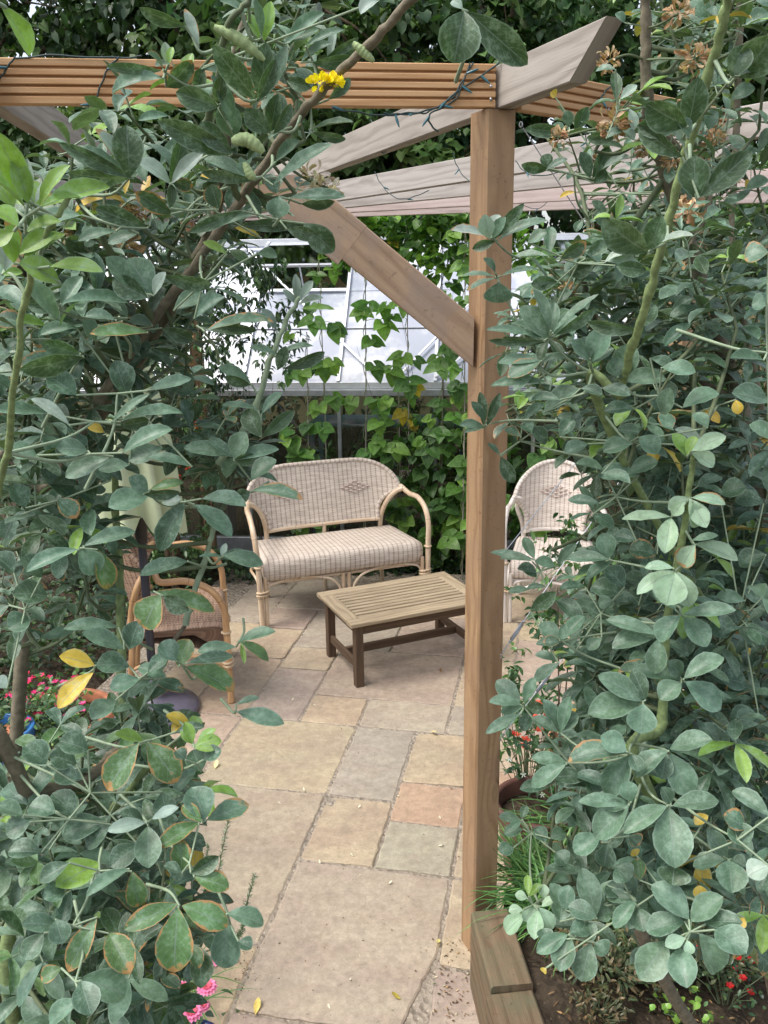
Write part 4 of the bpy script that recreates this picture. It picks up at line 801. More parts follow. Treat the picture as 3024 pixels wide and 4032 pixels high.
hero((0, 900), '''
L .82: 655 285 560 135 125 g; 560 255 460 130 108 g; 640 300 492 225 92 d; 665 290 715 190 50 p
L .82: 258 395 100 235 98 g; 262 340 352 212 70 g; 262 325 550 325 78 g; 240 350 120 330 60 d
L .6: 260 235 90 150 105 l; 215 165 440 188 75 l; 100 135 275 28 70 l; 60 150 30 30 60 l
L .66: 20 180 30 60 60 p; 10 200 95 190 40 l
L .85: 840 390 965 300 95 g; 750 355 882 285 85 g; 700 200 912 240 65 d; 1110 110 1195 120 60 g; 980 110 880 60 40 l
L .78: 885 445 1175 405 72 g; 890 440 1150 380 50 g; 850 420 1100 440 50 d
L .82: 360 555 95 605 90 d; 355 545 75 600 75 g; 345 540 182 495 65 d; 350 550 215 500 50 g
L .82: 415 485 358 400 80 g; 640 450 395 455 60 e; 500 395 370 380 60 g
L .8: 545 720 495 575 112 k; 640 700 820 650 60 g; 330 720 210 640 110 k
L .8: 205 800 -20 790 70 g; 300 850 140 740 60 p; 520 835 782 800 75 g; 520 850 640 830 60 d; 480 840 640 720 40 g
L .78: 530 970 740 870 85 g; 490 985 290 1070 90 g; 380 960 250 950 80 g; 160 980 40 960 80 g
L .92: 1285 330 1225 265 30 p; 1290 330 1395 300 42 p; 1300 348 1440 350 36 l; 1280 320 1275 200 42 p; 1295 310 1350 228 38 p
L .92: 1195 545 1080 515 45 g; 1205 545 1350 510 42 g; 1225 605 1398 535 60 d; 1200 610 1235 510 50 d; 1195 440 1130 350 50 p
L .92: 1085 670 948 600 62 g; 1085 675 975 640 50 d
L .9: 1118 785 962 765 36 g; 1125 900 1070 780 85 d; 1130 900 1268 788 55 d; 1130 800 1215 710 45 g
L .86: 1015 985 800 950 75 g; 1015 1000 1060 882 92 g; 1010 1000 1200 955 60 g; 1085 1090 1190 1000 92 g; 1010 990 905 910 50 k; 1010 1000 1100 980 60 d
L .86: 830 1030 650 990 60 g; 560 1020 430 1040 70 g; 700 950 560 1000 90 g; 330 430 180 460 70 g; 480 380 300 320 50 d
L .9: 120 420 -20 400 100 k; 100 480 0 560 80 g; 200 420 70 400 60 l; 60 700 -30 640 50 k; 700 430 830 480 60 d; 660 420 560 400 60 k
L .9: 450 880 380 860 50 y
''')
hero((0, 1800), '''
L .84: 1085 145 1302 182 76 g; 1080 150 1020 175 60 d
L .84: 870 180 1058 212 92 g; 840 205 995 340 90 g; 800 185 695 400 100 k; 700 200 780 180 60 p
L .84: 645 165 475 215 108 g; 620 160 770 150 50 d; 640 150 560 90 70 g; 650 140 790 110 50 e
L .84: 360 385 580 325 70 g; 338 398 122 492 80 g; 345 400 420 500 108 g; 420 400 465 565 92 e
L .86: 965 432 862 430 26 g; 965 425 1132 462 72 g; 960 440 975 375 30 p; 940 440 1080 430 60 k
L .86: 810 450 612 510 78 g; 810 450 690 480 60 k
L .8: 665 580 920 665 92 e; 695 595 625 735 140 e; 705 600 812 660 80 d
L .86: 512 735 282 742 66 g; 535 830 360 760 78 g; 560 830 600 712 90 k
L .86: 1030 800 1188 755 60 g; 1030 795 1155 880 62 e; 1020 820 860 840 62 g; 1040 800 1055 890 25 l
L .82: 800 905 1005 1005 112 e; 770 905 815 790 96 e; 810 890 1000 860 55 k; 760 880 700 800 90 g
L .82: 410 900 262 862 78 y; 405 930 255 1080 85 y
L .88: 822 1180 720 1115 62 y; 740 1190 790 1150 50 y; 850 1190 830 1120 60 l
L .86: 1020 1100 1220 1150 72 g; 1020 1070 1118 1040 34 g
L .86: 500 1050 398 1130 92 g; 560 905 420 900 108 k; 600 960 480 1000 80 g; 720 950 600 910 60 g; 640 930 720 860 60 k
L .9: 30 1000 -20 960 60 p; 210 600 60 590 110 k; 130 700 40 740 100 k; 60 500 -20 420 90 k; 180 520 90 440 100 k; 40 640 -30 700 60 k
L .9: 330 200 180 60 100 k; 350 150 420 60 90 k; 110 220 60 120 80 k; 60 260 20 350 80 k; 480 100 400 40 90 k; 250 180 330 260 80 k
''')
hero((0, 2900), '''
L .85: 600 28 470 225 125 e; 640 28 762 192 128 e; 620 20 500 -10 60 l; 760 -20 880 -40 50 k
L .84: 840 40 955 20 62 l; 830 35 800 -60 50 l; 850 40 930 -30 50 l; 840 50 920 60 40 l; 830 30 780 -20 40 l
L .84: 870 150 835 60 90 k; 880 100 955 60 70 k; 800 100 760 60 60 k
L .82: 885 362 830 225 125 g; 892 362 1070 298 88 g; 870 370 790 300 60 e
L .85: 630 372 468 408 56 p; 655 358 768 308 46 p; 640 385 642 562 98 g; 620 370 520 330 60 k
L .84: 860 372 690 480 82 e; 785 590 780 445 85 e; 825 590 942 520 70 d; 840 608 985 655 82 e; 785 590 710 560 50 k
L .8: 770 722 545 830 82 e; 770 738 752 1012 135 e; 785 730 978 818 102 e
L .82: 980 765 1135 812 78 g; 975 785 985 992 122 g; 1030 885 1085 915 62 k
L .86: 862 905 868 1082 92 d; 820 900 860 1000 60 e
L .86: 560 572 378 690 62 g; 570 582 595 730 84 e; 430 545 248 645 112 l; 300 545 178 622 70 k; 280 660 190 700 80 k
L .84: 470 850 560 1022 112 e; 420 780 300 1008 84 e; 250 820 95 810 70 g; 240 790 272 890 80 k; 190 850 110 960 80 k
L .82: 345 1045 535 1115 125 g; 350 1055 392 1200 92 k; 350 1140 218 1238 80 g; 265 1000 180 1050 60 e
L .9: 130 370 30 420 80 k; 100 340 -10 300 70 g; 240 330 130 300 90 k; 330 350 230 250 100 k; 460 370 280 420 100 k; 480 380 380 480 90 k
L .9: 330 200 240 160 90 k; 330 120 220 80 90 k; 200 120 110 40 100 k; 380 60 260 20 100 k; 180 500 40 500 90 k; 600 470 480 560 90 k; 700 240 720 340 90 k
''')
hero((1512, 0), '''
L .66: 345 48 302 268 165 d; 360 50 612 272 110 d; 340 40 290 10 40 p
R .72: 1310 545 1140 450 118 d; 1300 540 1100 545 85 d; 1310 560 1355 340 92 d; 1315 600 1260 520 70 g
R .72: 1535 335 1680 160 135 d; 1500 330 1560 200 90 d; 1530 330 1620 310 40 p
R .72: 1350 860 1340 680 112 d; 1360 855 1580 662 95 d; 1290 680 1105 545 80 d; 1300 640 1215 510 40 p
R .74: 1140 1090 950 955 122 d; 1150 1080 1200 935 85 d; 1160 1070 1330 1020 60 p
R 1.0: 440 1020 292 995 52 p; 455 1030 435 930 66 p; 470 1035 600 885 50 d; 490 1040 700 955 58 g; 480 1040 385 1075 46 d; 470 1030 525 940 50 g; 460 1000 500 930 50 p
R 1.2: 800 570 615 555 50 d; 780 575 730 540 45 k; 825 560 882 465 52 d; 800 550 790 480 45 k
R 1.2: 900 770 972 640 62 d; 890 770 850 660 55 k; 715 730 598 712 48 d; 715 728 690 670 52 d; 700 735 790 690 40 k; 905 790 960 740 50 d; 920 750 1060 680 60 p
R 1.1: 1010 590 880 595 48 d; 960 600 1030 570 50 k; 1000 300 915 310 40 k; 1020 430 1090 370 40 p; 1060 470 1080 560 40 p
R 1.3: 1560 110 1659 60 70 k; 1400 110 1420 10 70 g; 1380 80 1320 10 60 g; 1290 180 1400 150 45 p; 1180 200 1260 170 50 k; 1150 90 1070 70 30 g; 1040 100 1000 60 40 k; 1100 210 1180 230 40 k
R 1.3: 1500 430 1600 380 60 g; 1500 720 1620 650 50 k; 1560 820 1659 780 60 g; 1450 900 1560 850 60 g; 1420 960 1330 900 60 k; 1600 980 1659 940 60 k; 1120 890 1200 870 35 k; 1400 560 1440 480 70 g
R 1.3: 860 950 830 1000 40 k; 960 960 1010 880 50 d; 900 930 970 990 40 k; 960 930 900 870 40 k; 1300 840 1220 800 50 g; 830 830 760 855 25 y; 1180 840 1240 800 40 y; 1560 810 1590 790 40 y; 740 420 720 400 40 y
''')
hero((1512, 900), '''
R 1.0: 480 208 342 205 32 g; 505 205 660 180 46 g; 480 215 362 268 40 g; 495 232 492 318 112 g; 480 190 430 130 40 k
R .9: 710 480 590 345 105 g; 715 475 738 325 60 g; 700 470 550 415 55 g; 690 475 448 438 42 g; 690 485 460 482 40 d; 700 490 520 470 40 d; 740 470 830 380 80 g; 740 460 910 350 50 d; 730 450 920 290 40 g; 720 440 650 270 60 g
R .9: 895 575 965 430 98 g; 895 575 812 488 82 g; 890 560 860 470 60 g; 905 580 990 520 60 k
R .84: 1110 440 888 405 66 d; 1100 430 1170 330 60 d
R .9: 1010 650 1075 500 105 g; 1000 655 1210 650 82 g; 1010 640 990 560 80 k
R .9: 675 572 500 580 62 g; 680 570 540 640 85 g; 700 660 468 680 56 g; 680 580 790 560 50 k; 640 640 560 700 40 k
R .9: 690 795 835 695 112 g; 850 690 940 720 60 k; 760 740 640 740 60 k; 940 690 1060 720 70 k
R .9: 1210 810 1235 690 72 g; 1200 800 1160 700 60 k; 1290 775 1442 712 90 g; 1080 780 955 790 70 k; 1200 600 1340 620 80 g; 1150 560 1250 600 60 k
R .85: 1665 750 1508 712 100 g; 1665 910 1580 850 80 g; 1650 330 1590 330 80 g; 1660 100 1560 130 100 g; 1640 570 1500 560 70 k
R .93: 1310 985 1248 890 62 l; 1330 960 1472 900 72 v; 1330 970 1420 1030 76 v; 1310 980 1345 900 50 l; 1310 990 1290 930 40 v
R 1.05: 430 852 328 850 46 g; 430 850 415 710 42 d; 445 850 500 715 40 d; 450 830 490 790 55 g; 440 860 350 880 36 g; 440 830 380 750 40 k
R 1.05: 505 985 560 1095 62 d; 500 980 450 930 30 k; 600 830 690 760 50 k; 590 900 520 870 50 k; 640 880 600 840 60 g; 700 930 640 860 70 k
R .95: 880 930 785 970 72 g; 1070 930 950 960 80 g; 1100 900 1180 970 90 g; 940 1060 1060 1100 70 g; 760 900 820 830 70 k; 1000 870 1100 880 60 k; 1380 940 1260 870 60 p; 1400 860 1340 800 60 g
R 1.1: 1180 420 1300 430 60 g; 1200 400 1130 440 40 p; 1240 360 1330 300 50 k; 1400 420 1500 480 60 k; 1350 500 1450 450 60 k; 1450 240 1390 270 60 k; 1580 240 1450 230 60 k; 1500 460 1620 500 60 g
R 1.0: 950 150 1100 100 70 p; 1000 160 1130 180 60 d; 960 140 1110 170 50 p; 870 130 960 60 60 d; 760 130 870 60 60 d; 620 60 700 20 60 k; 750 230 640 240 60 d; 800 200 900 160 60 d
R 1.0: 1365 790 1445 840 60 y; 1520 740 1530 800 45 y
''')
hero((1512, 1800), '''
R .95: 1330 175 1472 205 58 v; 1320 175 1232 225 62 v; 1335 195 1348 300 86 v; 1320 180 1390 300 70 v
R .95: 1240 258 1035 268 52 v; 1240 262 1212 412 84 v; 1245 255 1290 200 60 v
R .95: 1340 375 1522 445 80 v; 1345 380 1290 470 92 v; 1330 360 1440 340 40 v
R .95: 1255 492 1098 590 70 v; 1258 498 1222 635 125 v; 1268 495 1320 642 90 v; 1250 480 1130 480 50 v
R .97: 1290 682 1512 662 70 g; 1295 690 1392 815 98 g; 1280 685 1190 795 92 g; 1260 660 1170 560 80 g
R .95: 1180 768 965 705 62 g; 1180 775 990 825 100 g; 1190 780 1170 930 90 g
R .93: 1115 1055 928 945 88 g; 1110 1055 888 1108 118 g; 1120 1065 1110 1190 112 g; 1130 1050 1075 920 70 k
R .97: 1282 962 1078 920 78 g; 1295 958 1462 868 88 g; 1300 970 1450 1085 105 g; 1285 975 1195 1045 95 g; 1280 950 1230 880 70 k
R 1.02: 590 1068 488 968 75 g; 605 1060 650 955 50 g; 590 1070 456 1058 56 g; 620 1072 692 1078 56 d; 600 1080 508 1100 64 g; 590 1110 445 1192 48 g; 640 1100 600 1180 60 k
R 1.0: 760 1192 688 1050 66 g; 765 1190 802 1038 62 g; 770 1190 832 1110 52 g; 750 1190 640 1130 60 k
R 1.02: 755 800 678 718 72 g; 765 795 690 800 50 k; 770 790 862 690 62 g; 760 800 660 808 40 g; 760 790 785 720 34 g; 800 800 730 830 40 k
R 1.02: 750 885 655 855 52 g; 755 890 652 968 54 g; 632 665 738 585 62 d
R 1.05: 655 445 468 412 38 g; 650 440 605 350 50 g; 640 450 505 440 50 g; 630 570 540 582 36 g; 660 500 580 480 60 k; 740 470 655 450 54 g; 750 470 832 378 52 g; 700 560 620 565 30 g; 660 520 600 470 50 k
R 1.0: 975 442 795 440 64 g; 975 435 945 330 82 g; 990 450 880 525 60 g; 960 450 890 400 60 k
R 1.0: 950 60 830 30 60 g; 1100 80 930 80 90 g; 1060 70 1180 20 80 g; 930 200 800 185 50 g; 900 250 990 300 60 k; 1090 360 1000 340 70 k
R 1.05: 860 740 750 620 90 k; 960 700 870 650 80 k; 990 620 930 640 60 g; 1020 590 900 560 90 k; 870 560 760 570 50 k; 820 850 940 890 90 k; 1040 560 960 480 90 k; 940 780 880 830 50 g
R 1.1: 1650 420 1540 470 100 k; 1640 650 1580 560 100 k; 1500 640 1540 760 90 k; 1420 700 1480 780 90 k; 1600 820 1540 740 80 g; 1560 620 1440 600 60 g; 1450 160 1560 130 90 k; 1640 200 1520 190 100 k; 1600 1000 1480 1000 90 k; 1440 950 1560 980 90 k; 1620 1120 1500 1130 90 k; 1330 760 1280 860 80 k
R 1.1: 1100 640 1000 620 70 k; 1140 560 1040 520 80 k; 1180 420 1060 400 90 k; 1240 150 1120 190 80 k; 1240 40 1120 60 90 k; 1330 320 1240 300 60 k; 1090 300 1010 250 80 k
''')
hero((1512, 2900), '''
R .9: 1050 72 803 108 112 g; 1062 80 965 245 112 g; 1048 65 940 0 90 g; 1070 75 1100 150 60 k
R .9: 1228 62 1090 172 92 g; 1235 55 1412 15 92 g; 1235 70 1318 252 108 g; 1220 70 1200 180 70 k
R .95: 790 112 642 92 56 g; 788 118 642 215 66 g
R .9: 1062 288 848 282 62 g; 1058 295 918 432 112 g; 1070 280 1040 195 70 g; 1050 300 960 320 70 k
R .87: 1222 300 1040 415 82 g; 1232 312 1258 562 142 g; 1245 300 1438 278 84 g; 1240 290 1200 220 60 k
R .95: 935 430 825 500 88 g; 970 460 950 560 80 k; 1060 430 1100 470 70 k
R 1.0: 625 690 620 600 32 l; 630 690 682 640 36 l; 620 700 568 682 36 v; 690 700 690 640 40 v; 680 735 738 700 36 v; 660 740 605 795 56 v; 670 740 722 835 62 v; 665 750 650 872 62 v; 610 770 530 845 72 v; 600 750 540 755 40 v
R .98: 785 750 798 645 66 g; 920 785 800 735 74 g; 918 780 858 575 86 g; 925 785 918 645 60 g; 780 755 720 640 70 g; 900 780 980 760 60 k; 760 800 770 720 80 k
R .96: 795 855 665 932 72 g; 800 862 762 1012 94 g; 895 890 852 1052 92 g; 905 885 880 805 50 k; 800 850 880 840 80 k; 700 880 690 830 60 k; 910 890 960 940 80 k
R .97: 1088 702 965 695 58 g; 1088 710 998 825 62 g; 1092 715 1080 800 46 g; 1085 700 1020 600 80 k; 960 640 1020 690 90 k; 1000 560 1060 620 90 k; 1100 740 1120 840 80 k
R .9: 1318 790 1158 645 108 g; 1300 800 1140 842 92 g; 1325 800 1460 695 92 g; 1225 885 1108 1045 112 g; 1275 915 1308 1082 102 g; 1360 850 1432 1015 122 g; 1430 835 1562 935 112 g; 1390 810 1545 805 70 k; 1300 870 1218 905 48 v; 1310 880 1325 940 40 v; 1320 860 1300 800 50 e
R .95: 1475 532 1340 560 74 g; 1480 530 1400 402 66 g; 1490 535 1502 672 112 g; 1500 530 1560 560 60 k
R .9: 1665 345 1508 238 76 g; 1665 560 1575 600 84 p; 1255 560 1245 640 118 d; 1560 400 1470 340 90 k; 1500 370 1560 470 100 k
R .95: 1368 712 1362 645 52 y; 1092 515 1075 490 44 y; 700 1000 690 1020 30 y; 1400 340 1345 380 46 y; 1105 620 1095 530 64 e; 1555 780 1540 830 30 y
R 1.1: 590 360 500 345 42 g; 595 355 615 300 36 g; 590 365 545 400 36 g; 600 400 520 420 50 k; 560 480 500 500 60 k; 640 400 700 440 60 k; 720 440 780 420 60 k; 740 500 790 550 70 k; 700 460 660 400 60 k
R 1.1: 1280 690 1200 600 90 k; 1200 560 1130 500 80 k; 1500 700 1560 720 50 k; 1380 560 1300 500 80 e; 1560 220 1420 200 110 k; 1600 120 1500 60 100 k; 1450 100 1380 160 90 k; 1150 250 1080 200 60 k; 850 380 920 340 60 k; 1640 820 1600 760 70 k; 1460 440 1540 410 80 k
''')
# denser growth behind the traced sprays, real shoots at their own depths
def inpoly(x, y, P):
    c = False; j = len(P)-1
    for i in range(len(P)):
        if (P[i][1] > y) != (P[j][1] > y) and x < (P[j][0]-P[i][0])*(y-P[i][1])/(P[j][1]-P[i][1])+P[i][0]: c = not c
        j = i
    return c
def trif(sd_, node, d, up, sz, col, edge=0):
    sdv = d.cross(up).normalized()
    for sg in (-1, 0, 1):
        dd = (d*(1 if sg == 0 else .35)+sdv*sg*.95+Vector((0, 0, -.1))+rv()*.12).normalized()
        LV[sd_].add(node, dd, (up+rv()*.25).normalized(), sz*random.uniform(.85, 1.1), sz*random.uniform(.37, .48), random.uniform(.1, 1.1), random.uniform(.1, .6), vary(col, .24), edge)
def filler(sd_, poly, n, d0, d1, sz0, sz1, cols='gkkd', nl=6):
    xs_ = [p[0] for p in poly]; ys_ = [p[1] for p in poly]; k = 0
    while k < n:
        x, y = random.uniform(min(xs_), max(xs_)), random.uniform(min(ys_), max(ys_))
        if not inpoly(x, y, poly): continue
        k += 1; dist = random.uniform(d0, d1); c = D_(x, y, dist); ax_ = (rv()*.7+Vector((0, -.35, .75))).normalized(); L = random.uniform(.06, .11); p0 = c-ax_*L*.5; p1 = c+ax_*L*.5
        SM[sd_]['twig'].tube([p0, c+rv()*.004, p1], [.0022, .0018, .0012], 5)
        q_ = nearest(sd_, p0)
        if (q_-p0).length < .5: SM[sd_]['twig'].tube(bez([q_, q_.lerp(p0, .55)+Vector((0, 0, -.012)), p0], 4), [.003-.0009*i/8 for i in range(9)], 5)
        for j in range(nl):
            t = j/(nl-1); p = p0.lerp(p1, t); a = j*2.4+random.random(); s1 = ax_.orthogonal().normalized(); s2_ = ax_.cross(s1); o = (s1*math.cos(a)+s2_*math.sin(a)+ax_*(.3+.8*t)).normalized(); pet = random.uniform(.012, .026); nd = p+o*pet
            SM[sd_]['petiole'].tube([p, nd], .0009, 4, False)
            cl = CC[random.choice(cols)]
            if t > .95 and random.random() < .2: cl = CC['l']
            if random.random() < .012: cl = CC['y']
            trif(sd_, nd, (o+Vector((0, 0, .1))).normalized(), (Vector((0, -.2, 1))+o*-.25+rv()*.2).normalized(), random.uniform(sz0, sz1), cl, 1. if random.random() < .08 else 0)
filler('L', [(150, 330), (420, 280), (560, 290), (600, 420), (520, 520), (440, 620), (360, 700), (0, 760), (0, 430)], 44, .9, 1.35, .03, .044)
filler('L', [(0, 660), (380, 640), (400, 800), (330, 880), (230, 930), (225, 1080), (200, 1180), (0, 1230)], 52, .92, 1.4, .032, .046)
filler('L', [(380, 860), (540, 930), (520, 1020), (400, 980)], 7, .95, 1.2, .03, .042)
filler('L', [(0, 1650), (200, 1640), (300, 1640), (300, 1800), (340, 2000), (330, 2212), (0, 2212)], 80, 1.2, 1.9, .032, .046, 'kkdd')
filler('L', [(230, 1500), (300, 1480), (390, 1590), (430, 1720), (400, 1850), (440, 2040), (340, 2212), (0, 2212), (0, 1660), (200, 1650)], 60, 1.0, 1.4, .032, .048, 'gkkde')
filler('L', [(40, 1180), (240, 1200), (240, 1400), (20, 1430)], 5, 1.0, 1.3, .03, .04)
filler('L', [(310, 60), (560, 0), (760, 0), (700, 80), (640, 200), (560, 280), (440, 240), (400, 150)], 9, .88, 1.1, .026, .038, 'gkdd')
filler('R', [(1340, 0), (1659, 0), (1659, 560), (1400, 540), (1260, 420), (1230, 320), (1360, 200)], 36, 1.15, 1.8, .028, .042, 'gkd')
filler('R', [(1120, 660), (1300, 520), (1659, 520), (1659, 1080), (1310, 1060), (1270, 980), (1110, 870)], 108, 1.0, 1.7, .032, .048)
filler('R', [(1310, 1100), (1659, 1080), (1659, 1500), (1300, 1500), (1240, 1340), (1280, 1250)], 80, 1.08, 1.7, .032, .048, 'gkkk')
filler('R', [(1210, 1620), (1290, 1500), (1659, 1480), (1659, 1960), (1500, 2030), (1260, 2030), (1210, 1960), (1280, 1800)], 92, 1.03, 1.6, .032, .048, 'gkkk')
for s_ in 'LR':
    for mn, nm in (('stem_brown', 'branch'), ('stem_green', 'green_stem'), ('petiole', 'leaf_stalks'), ('twig', 'twigs')):
        SM[s_][mn].build(nm, M[mn], SH[s_])
    LV[s_].build('foliage', M['medick'], SH[s_], 'obov', 8, 4, .012)
# dried flower heads, pods, yellow flower
def head(sd_, x, y, dist, r, pale=False):
    c = D_(x, y, dist); lv = Leaves(); cs_ = [(.42, .27, .15), (.30, .17, .09), (.55, .40, .26)] if not pale else [(.62, .54, .46), (.72, .66, .58), (.5, .4, .3)]
    for k in range(46):
        d = rv(); lv.add(c+Vector((d.x, d.y, d.z*.8))*r*random.uniform(.2, .75), (d+rv()*.5).normalized(), rv(), r*random.uniform(.45, .8), r*random.uniform(.25, .4), random.uniform(.5, 1.6), .5, vary(random.choice(cs_), .25))
    lv.build('dried_flower_head', M['dry'], SH[sd_], 'petal', 4, 2); q_ = nearest(sd_, c); b = MB(); b.tube(bez([c, c.lerp(q_, .5)+rv()*.006, q_], 4), .0014, 5); b.build('flower_stalk', M['twig'], SH[sd_])
for a in ((1465, 30, 1.15, .017), (1500, 128, 1.1, .018), (1315, 132, 1.15, .015), (1325, 262, 1.1, .019), (1205, 298, 1.1, .014), (1545, 300, 1.2, .012), (1482, 455, 1.05, .018), (1225, 630, 1.05, .013), (1585, 380, 1.2, .011), (1452, 345, 1.15, .013), (1388, 322, 1.15, .012), (1290, 345, 1.2, .010)): head('R', *a)
for a in ((290, 455, .95, .015), (265, 530, .95, .021), (165, 500, .95, .015)): head('L', *a)
head('L', 672, 392, .88, .019, True); head('L', 712, 408, .88, .013, True)
def pod(p, q_, r, hook=0):
    b = MB(); p, q_ = Vector(p), Vector(q_); pts = bez([p, p.lerp(q_, .5)+Vector((0, 0, hook)), q_], 14); n = len(pts)
    b.tube(pts, [max(.0008, r*(math.sin(PI*min(1, (i+1.2)/(n+1)))**.45)*(1+.05*math.cos(i*1.5))) for i in range(n)], 10); b.build('seed_pod', PODM, SH['L'])
PODM = plain('pod_green', (.36, .46, .22), .7, 0, .3, 160, .3, .3)
pod(D_(462, 58, .8), D_(572, 130, .8), .0050, .003); pod(D_(500, 305, .78), D_(570, 328, .78), .0058, .005); pod(D_(762, 92, .78), D_(808, 133, .78), .0038, .0); pod(D_(528, 350, .78), D_(552, 382, .78), .0040, -.004)
lv = Leaves(); c = D_(703, 182, .80)
for k in range(60):
    d = rv(); d.z = abs(d.z)*.6; lv.add(c+Vector((d.x*1.25, d.y, d.z*.6))*.0085, (d+rv()*.6+Vector((0, 0, .2))).normalized(), rv(), .008, .0055, random.uniform(.4, 1.2), .4, vary((.95, .78, .02), .08))
lv.build('yellow_flower', M['petal'], SH['L'], 'petal', 4, 2)
# ================================================================== RAISED BED, TIMBER EDGING
def slp(p, q_, w_, h, label):
    b = MB(); b.beam(p, q_, w_, h, ch=.006); o = b.build('timber_sleeper', M['sleeper']); tag(o, label, 'sleeper', 'timber edging of the raised bed'); return o
slp((.300, 2.14, .12), (.325, 1.86, .12), .115, .30, 'upper timber sleeper butted against the foot of the corner post')
slp((.318, 1.855, .105), (.40, 1.15, .105), .13, .29, 'mossy lower timber sleeper at the bottom edge beside the path')
b = MB()
def bedz(x, y): return .19+.035*math.sin(x*5+y*3)+.02*math.sin(x*13-y*9)+.012*math.sin(x*31+y*27)
P = []
for i in range(49):
    y = .6+1.75*i/48; x0 = .37+max(0, 1.86-y)*.1; P.append([Vector((x0+(2.6-x0)*j/64, y, bedz(x0+(2.6-x0)*j/64, y) if 0 < i < 48 else -.04)) for j in range(65)])
b.grid(P, lambda i, j: (i, j)); tag(b.build('bed_soil', M['soil']), kind='structure')
lv = Leaves(); LC = [s2l(120, 92, 62), s2l(96, 72, 50), s2l(150, 124, 84), s2l(78, 60, 44), s2l(66, 78, 50), s2l(84, 66, 48)]
for k in range(5200):
    x, y = random.uniform(.42, 2.3), random.uniform(.8, 2.3); lv.add((x, y, bedz(x, y)+.004+.02*random.random()), (random.gauss(0, 1), random.gauss(0, 1), random.gauss(0, .35)), (rv()*.5+Vector((0, 0, 1))).normalized(), random.uniform(.008, .024), random.uniform(.002, .009), random.uniform(-.8, 1.2), .3, vary(random.choice(LC), .3))
o = lv.build('leaf_litter', M['dry'], None, 'lance', 3, 2); tag(o, 'brown leaf litter and bark scattered over the raised bed', 'leaf litter', None, 'stuff')
# red bedding and small greens in the bed
def lowplant(name, label, c, r_, n, size, cols, flowers=None, cat='plant', h=.14, kind='lance', wr=.5, group=None):
    root = empty(name, (c[0], c[1], c[2])); tag(root, label, cat, group); b = MB(); lv = Leaves(); fl = Leaves()
    for k in range(n):
        a = random.uniform(0, 2*PI); rr = r_*math.sqrt(random.random()); e = Vector((c[0]+rr*math.cos(a), c[1]+rr*math.sin(a), c[2]+h*random.uniform(.3, 1)))
        if k % 4 == 0: b.tube([Vector(c)+Vector((rr*.2*math.cos(a), rr*.2*math.sin(a), 0)), Vector(c).lerp(e, .5)+rv()*.01, e], .0016, 4, False)
        lv.add(e, (rv()+Vector((0, 0, .2))).normalized(), (rv()*.4+Vector((0, -.2, 1))).normalized(), size*random.uniform(.6, 1.2), size*wr, random.uniform(.2, .9), .3, vary(random.choice(cols), .25))
        if flowers and random.random() < flowers[2]:
            for j in range(7):
                aa = j*PI*2/6; fl.add(e+Vector((0, 0, .015)), (math.cos(aa), math.sin(aa)-.3, .5+random.random()*.3), (0, 0, 1), flowers[1], flowers[1]*.8, .5, .2, vary(random.choice(flowers[0]), .12))
    b.build('stems', M['twig'], root); lv.build('foliage', M['glossy'], root, kind, 4, 2)
    if fl.O: o = fl.build('flowers', M['petal'], root, 'petal', 3, 2); o['kind'] = 'stuff'
    return root
RED = [s2l(200, 40, 36), s2l(170, 30, 34)]; PNK = [s2l(236, 60, 130), s2l(230, 110, 170), s2l(220, 40, 90)]
q_ = at_z(2860, 3935, .22); lowplant('bedding_plant', 'red-flowered low plant on the soil at the bottom right corner', (q_.x, q_.y, .2), .10, 60, .02, [mul(c, 1) for c in DG], (RED, .012, .16))
q_ = at_z(3010, 3800, .22); lowplant('bedding_plant', 'red-flowered plant at the right edge of the bed', (q_.x, q_.y, .2), .10, 60, .02, DG, (RED, .012, .2))
q_ = at_z(2700, 4000, .22); lowplant('seedling_clump', 'small bright green seedlings at the bottom of the bed', (q_.x, q_.y, .2), .09, 50, .024, [s2l(130, 170, 70)], None, h=.05, wr=.8)
# crocosmia: strap leaves
def strap(name, label, c, n, L, spread, cols, w_=.012, bias=(-.3, -.2), cat='plant'):
    root = empty(name, c); tag(root, label, cat); lv = Leaves()
    for k in range(n):
        a = random.uniform(0, 2*PI); d = Vector((math.cos(a)*.6+bias[0], math.sin(a)*.6+bias[1], random.uniform(.5, 1.5))).normalized(); p = Vector(c)+Vector((random.uniform(-1, 1)*spread, random.uniform(-1, 1)*spread*.7, 0))
        lv.add(p, d, (Vector((0, 0, 1))-d*.5).normalized(), L*random.uniform(.6, 1.15), w_*random.uniform(.7, 1.2), random.uniform(.5, 1.5), .35, vary(random.choice(cols), .25))
    lv.build('blades', M['glossy'], root, 'strap', 8, 2); return root
SG = [s2l(86, 128, 66), s2l(64, 108, 58), s2l(108, 146, 78)]
q_ = at_z(2290, 3560, .2); strap('crocosmia', 'clump of narrow strap leaves arching over the timber edging by the corner post', (q_.x, q_.y, .19), 420, .30, .16, SG, .008, (-.4, -.2))
q_ = at_z(2130, 3430, .2); strap('crocosmia', 'small fine-bladed clump beside the right face of the corner post', (q_.x, q_.y, .17), 220, .22, .09, SG, .007, (-.2, -.2))
q_ = at_z(2480, 3330, .2); strap('crocosmia', 'taller clump of narrow green blades behind the strap leaves in the bed', (q_.x, q_.y, .19), 320, .36, .16, SG, .009, (-.2, -.15))
q_ = at_z(2420, 3820, .2); lowplant('thyme_clump', 'dry brownish low clump on the soil beside the timber edging', (q_.x, q_.y, .19), .17, 900, .026, [s2l(92, 96, 62), s2l(116, 98, 70), s2l(70, 84, 54)], None, h=.16, wr=.3)
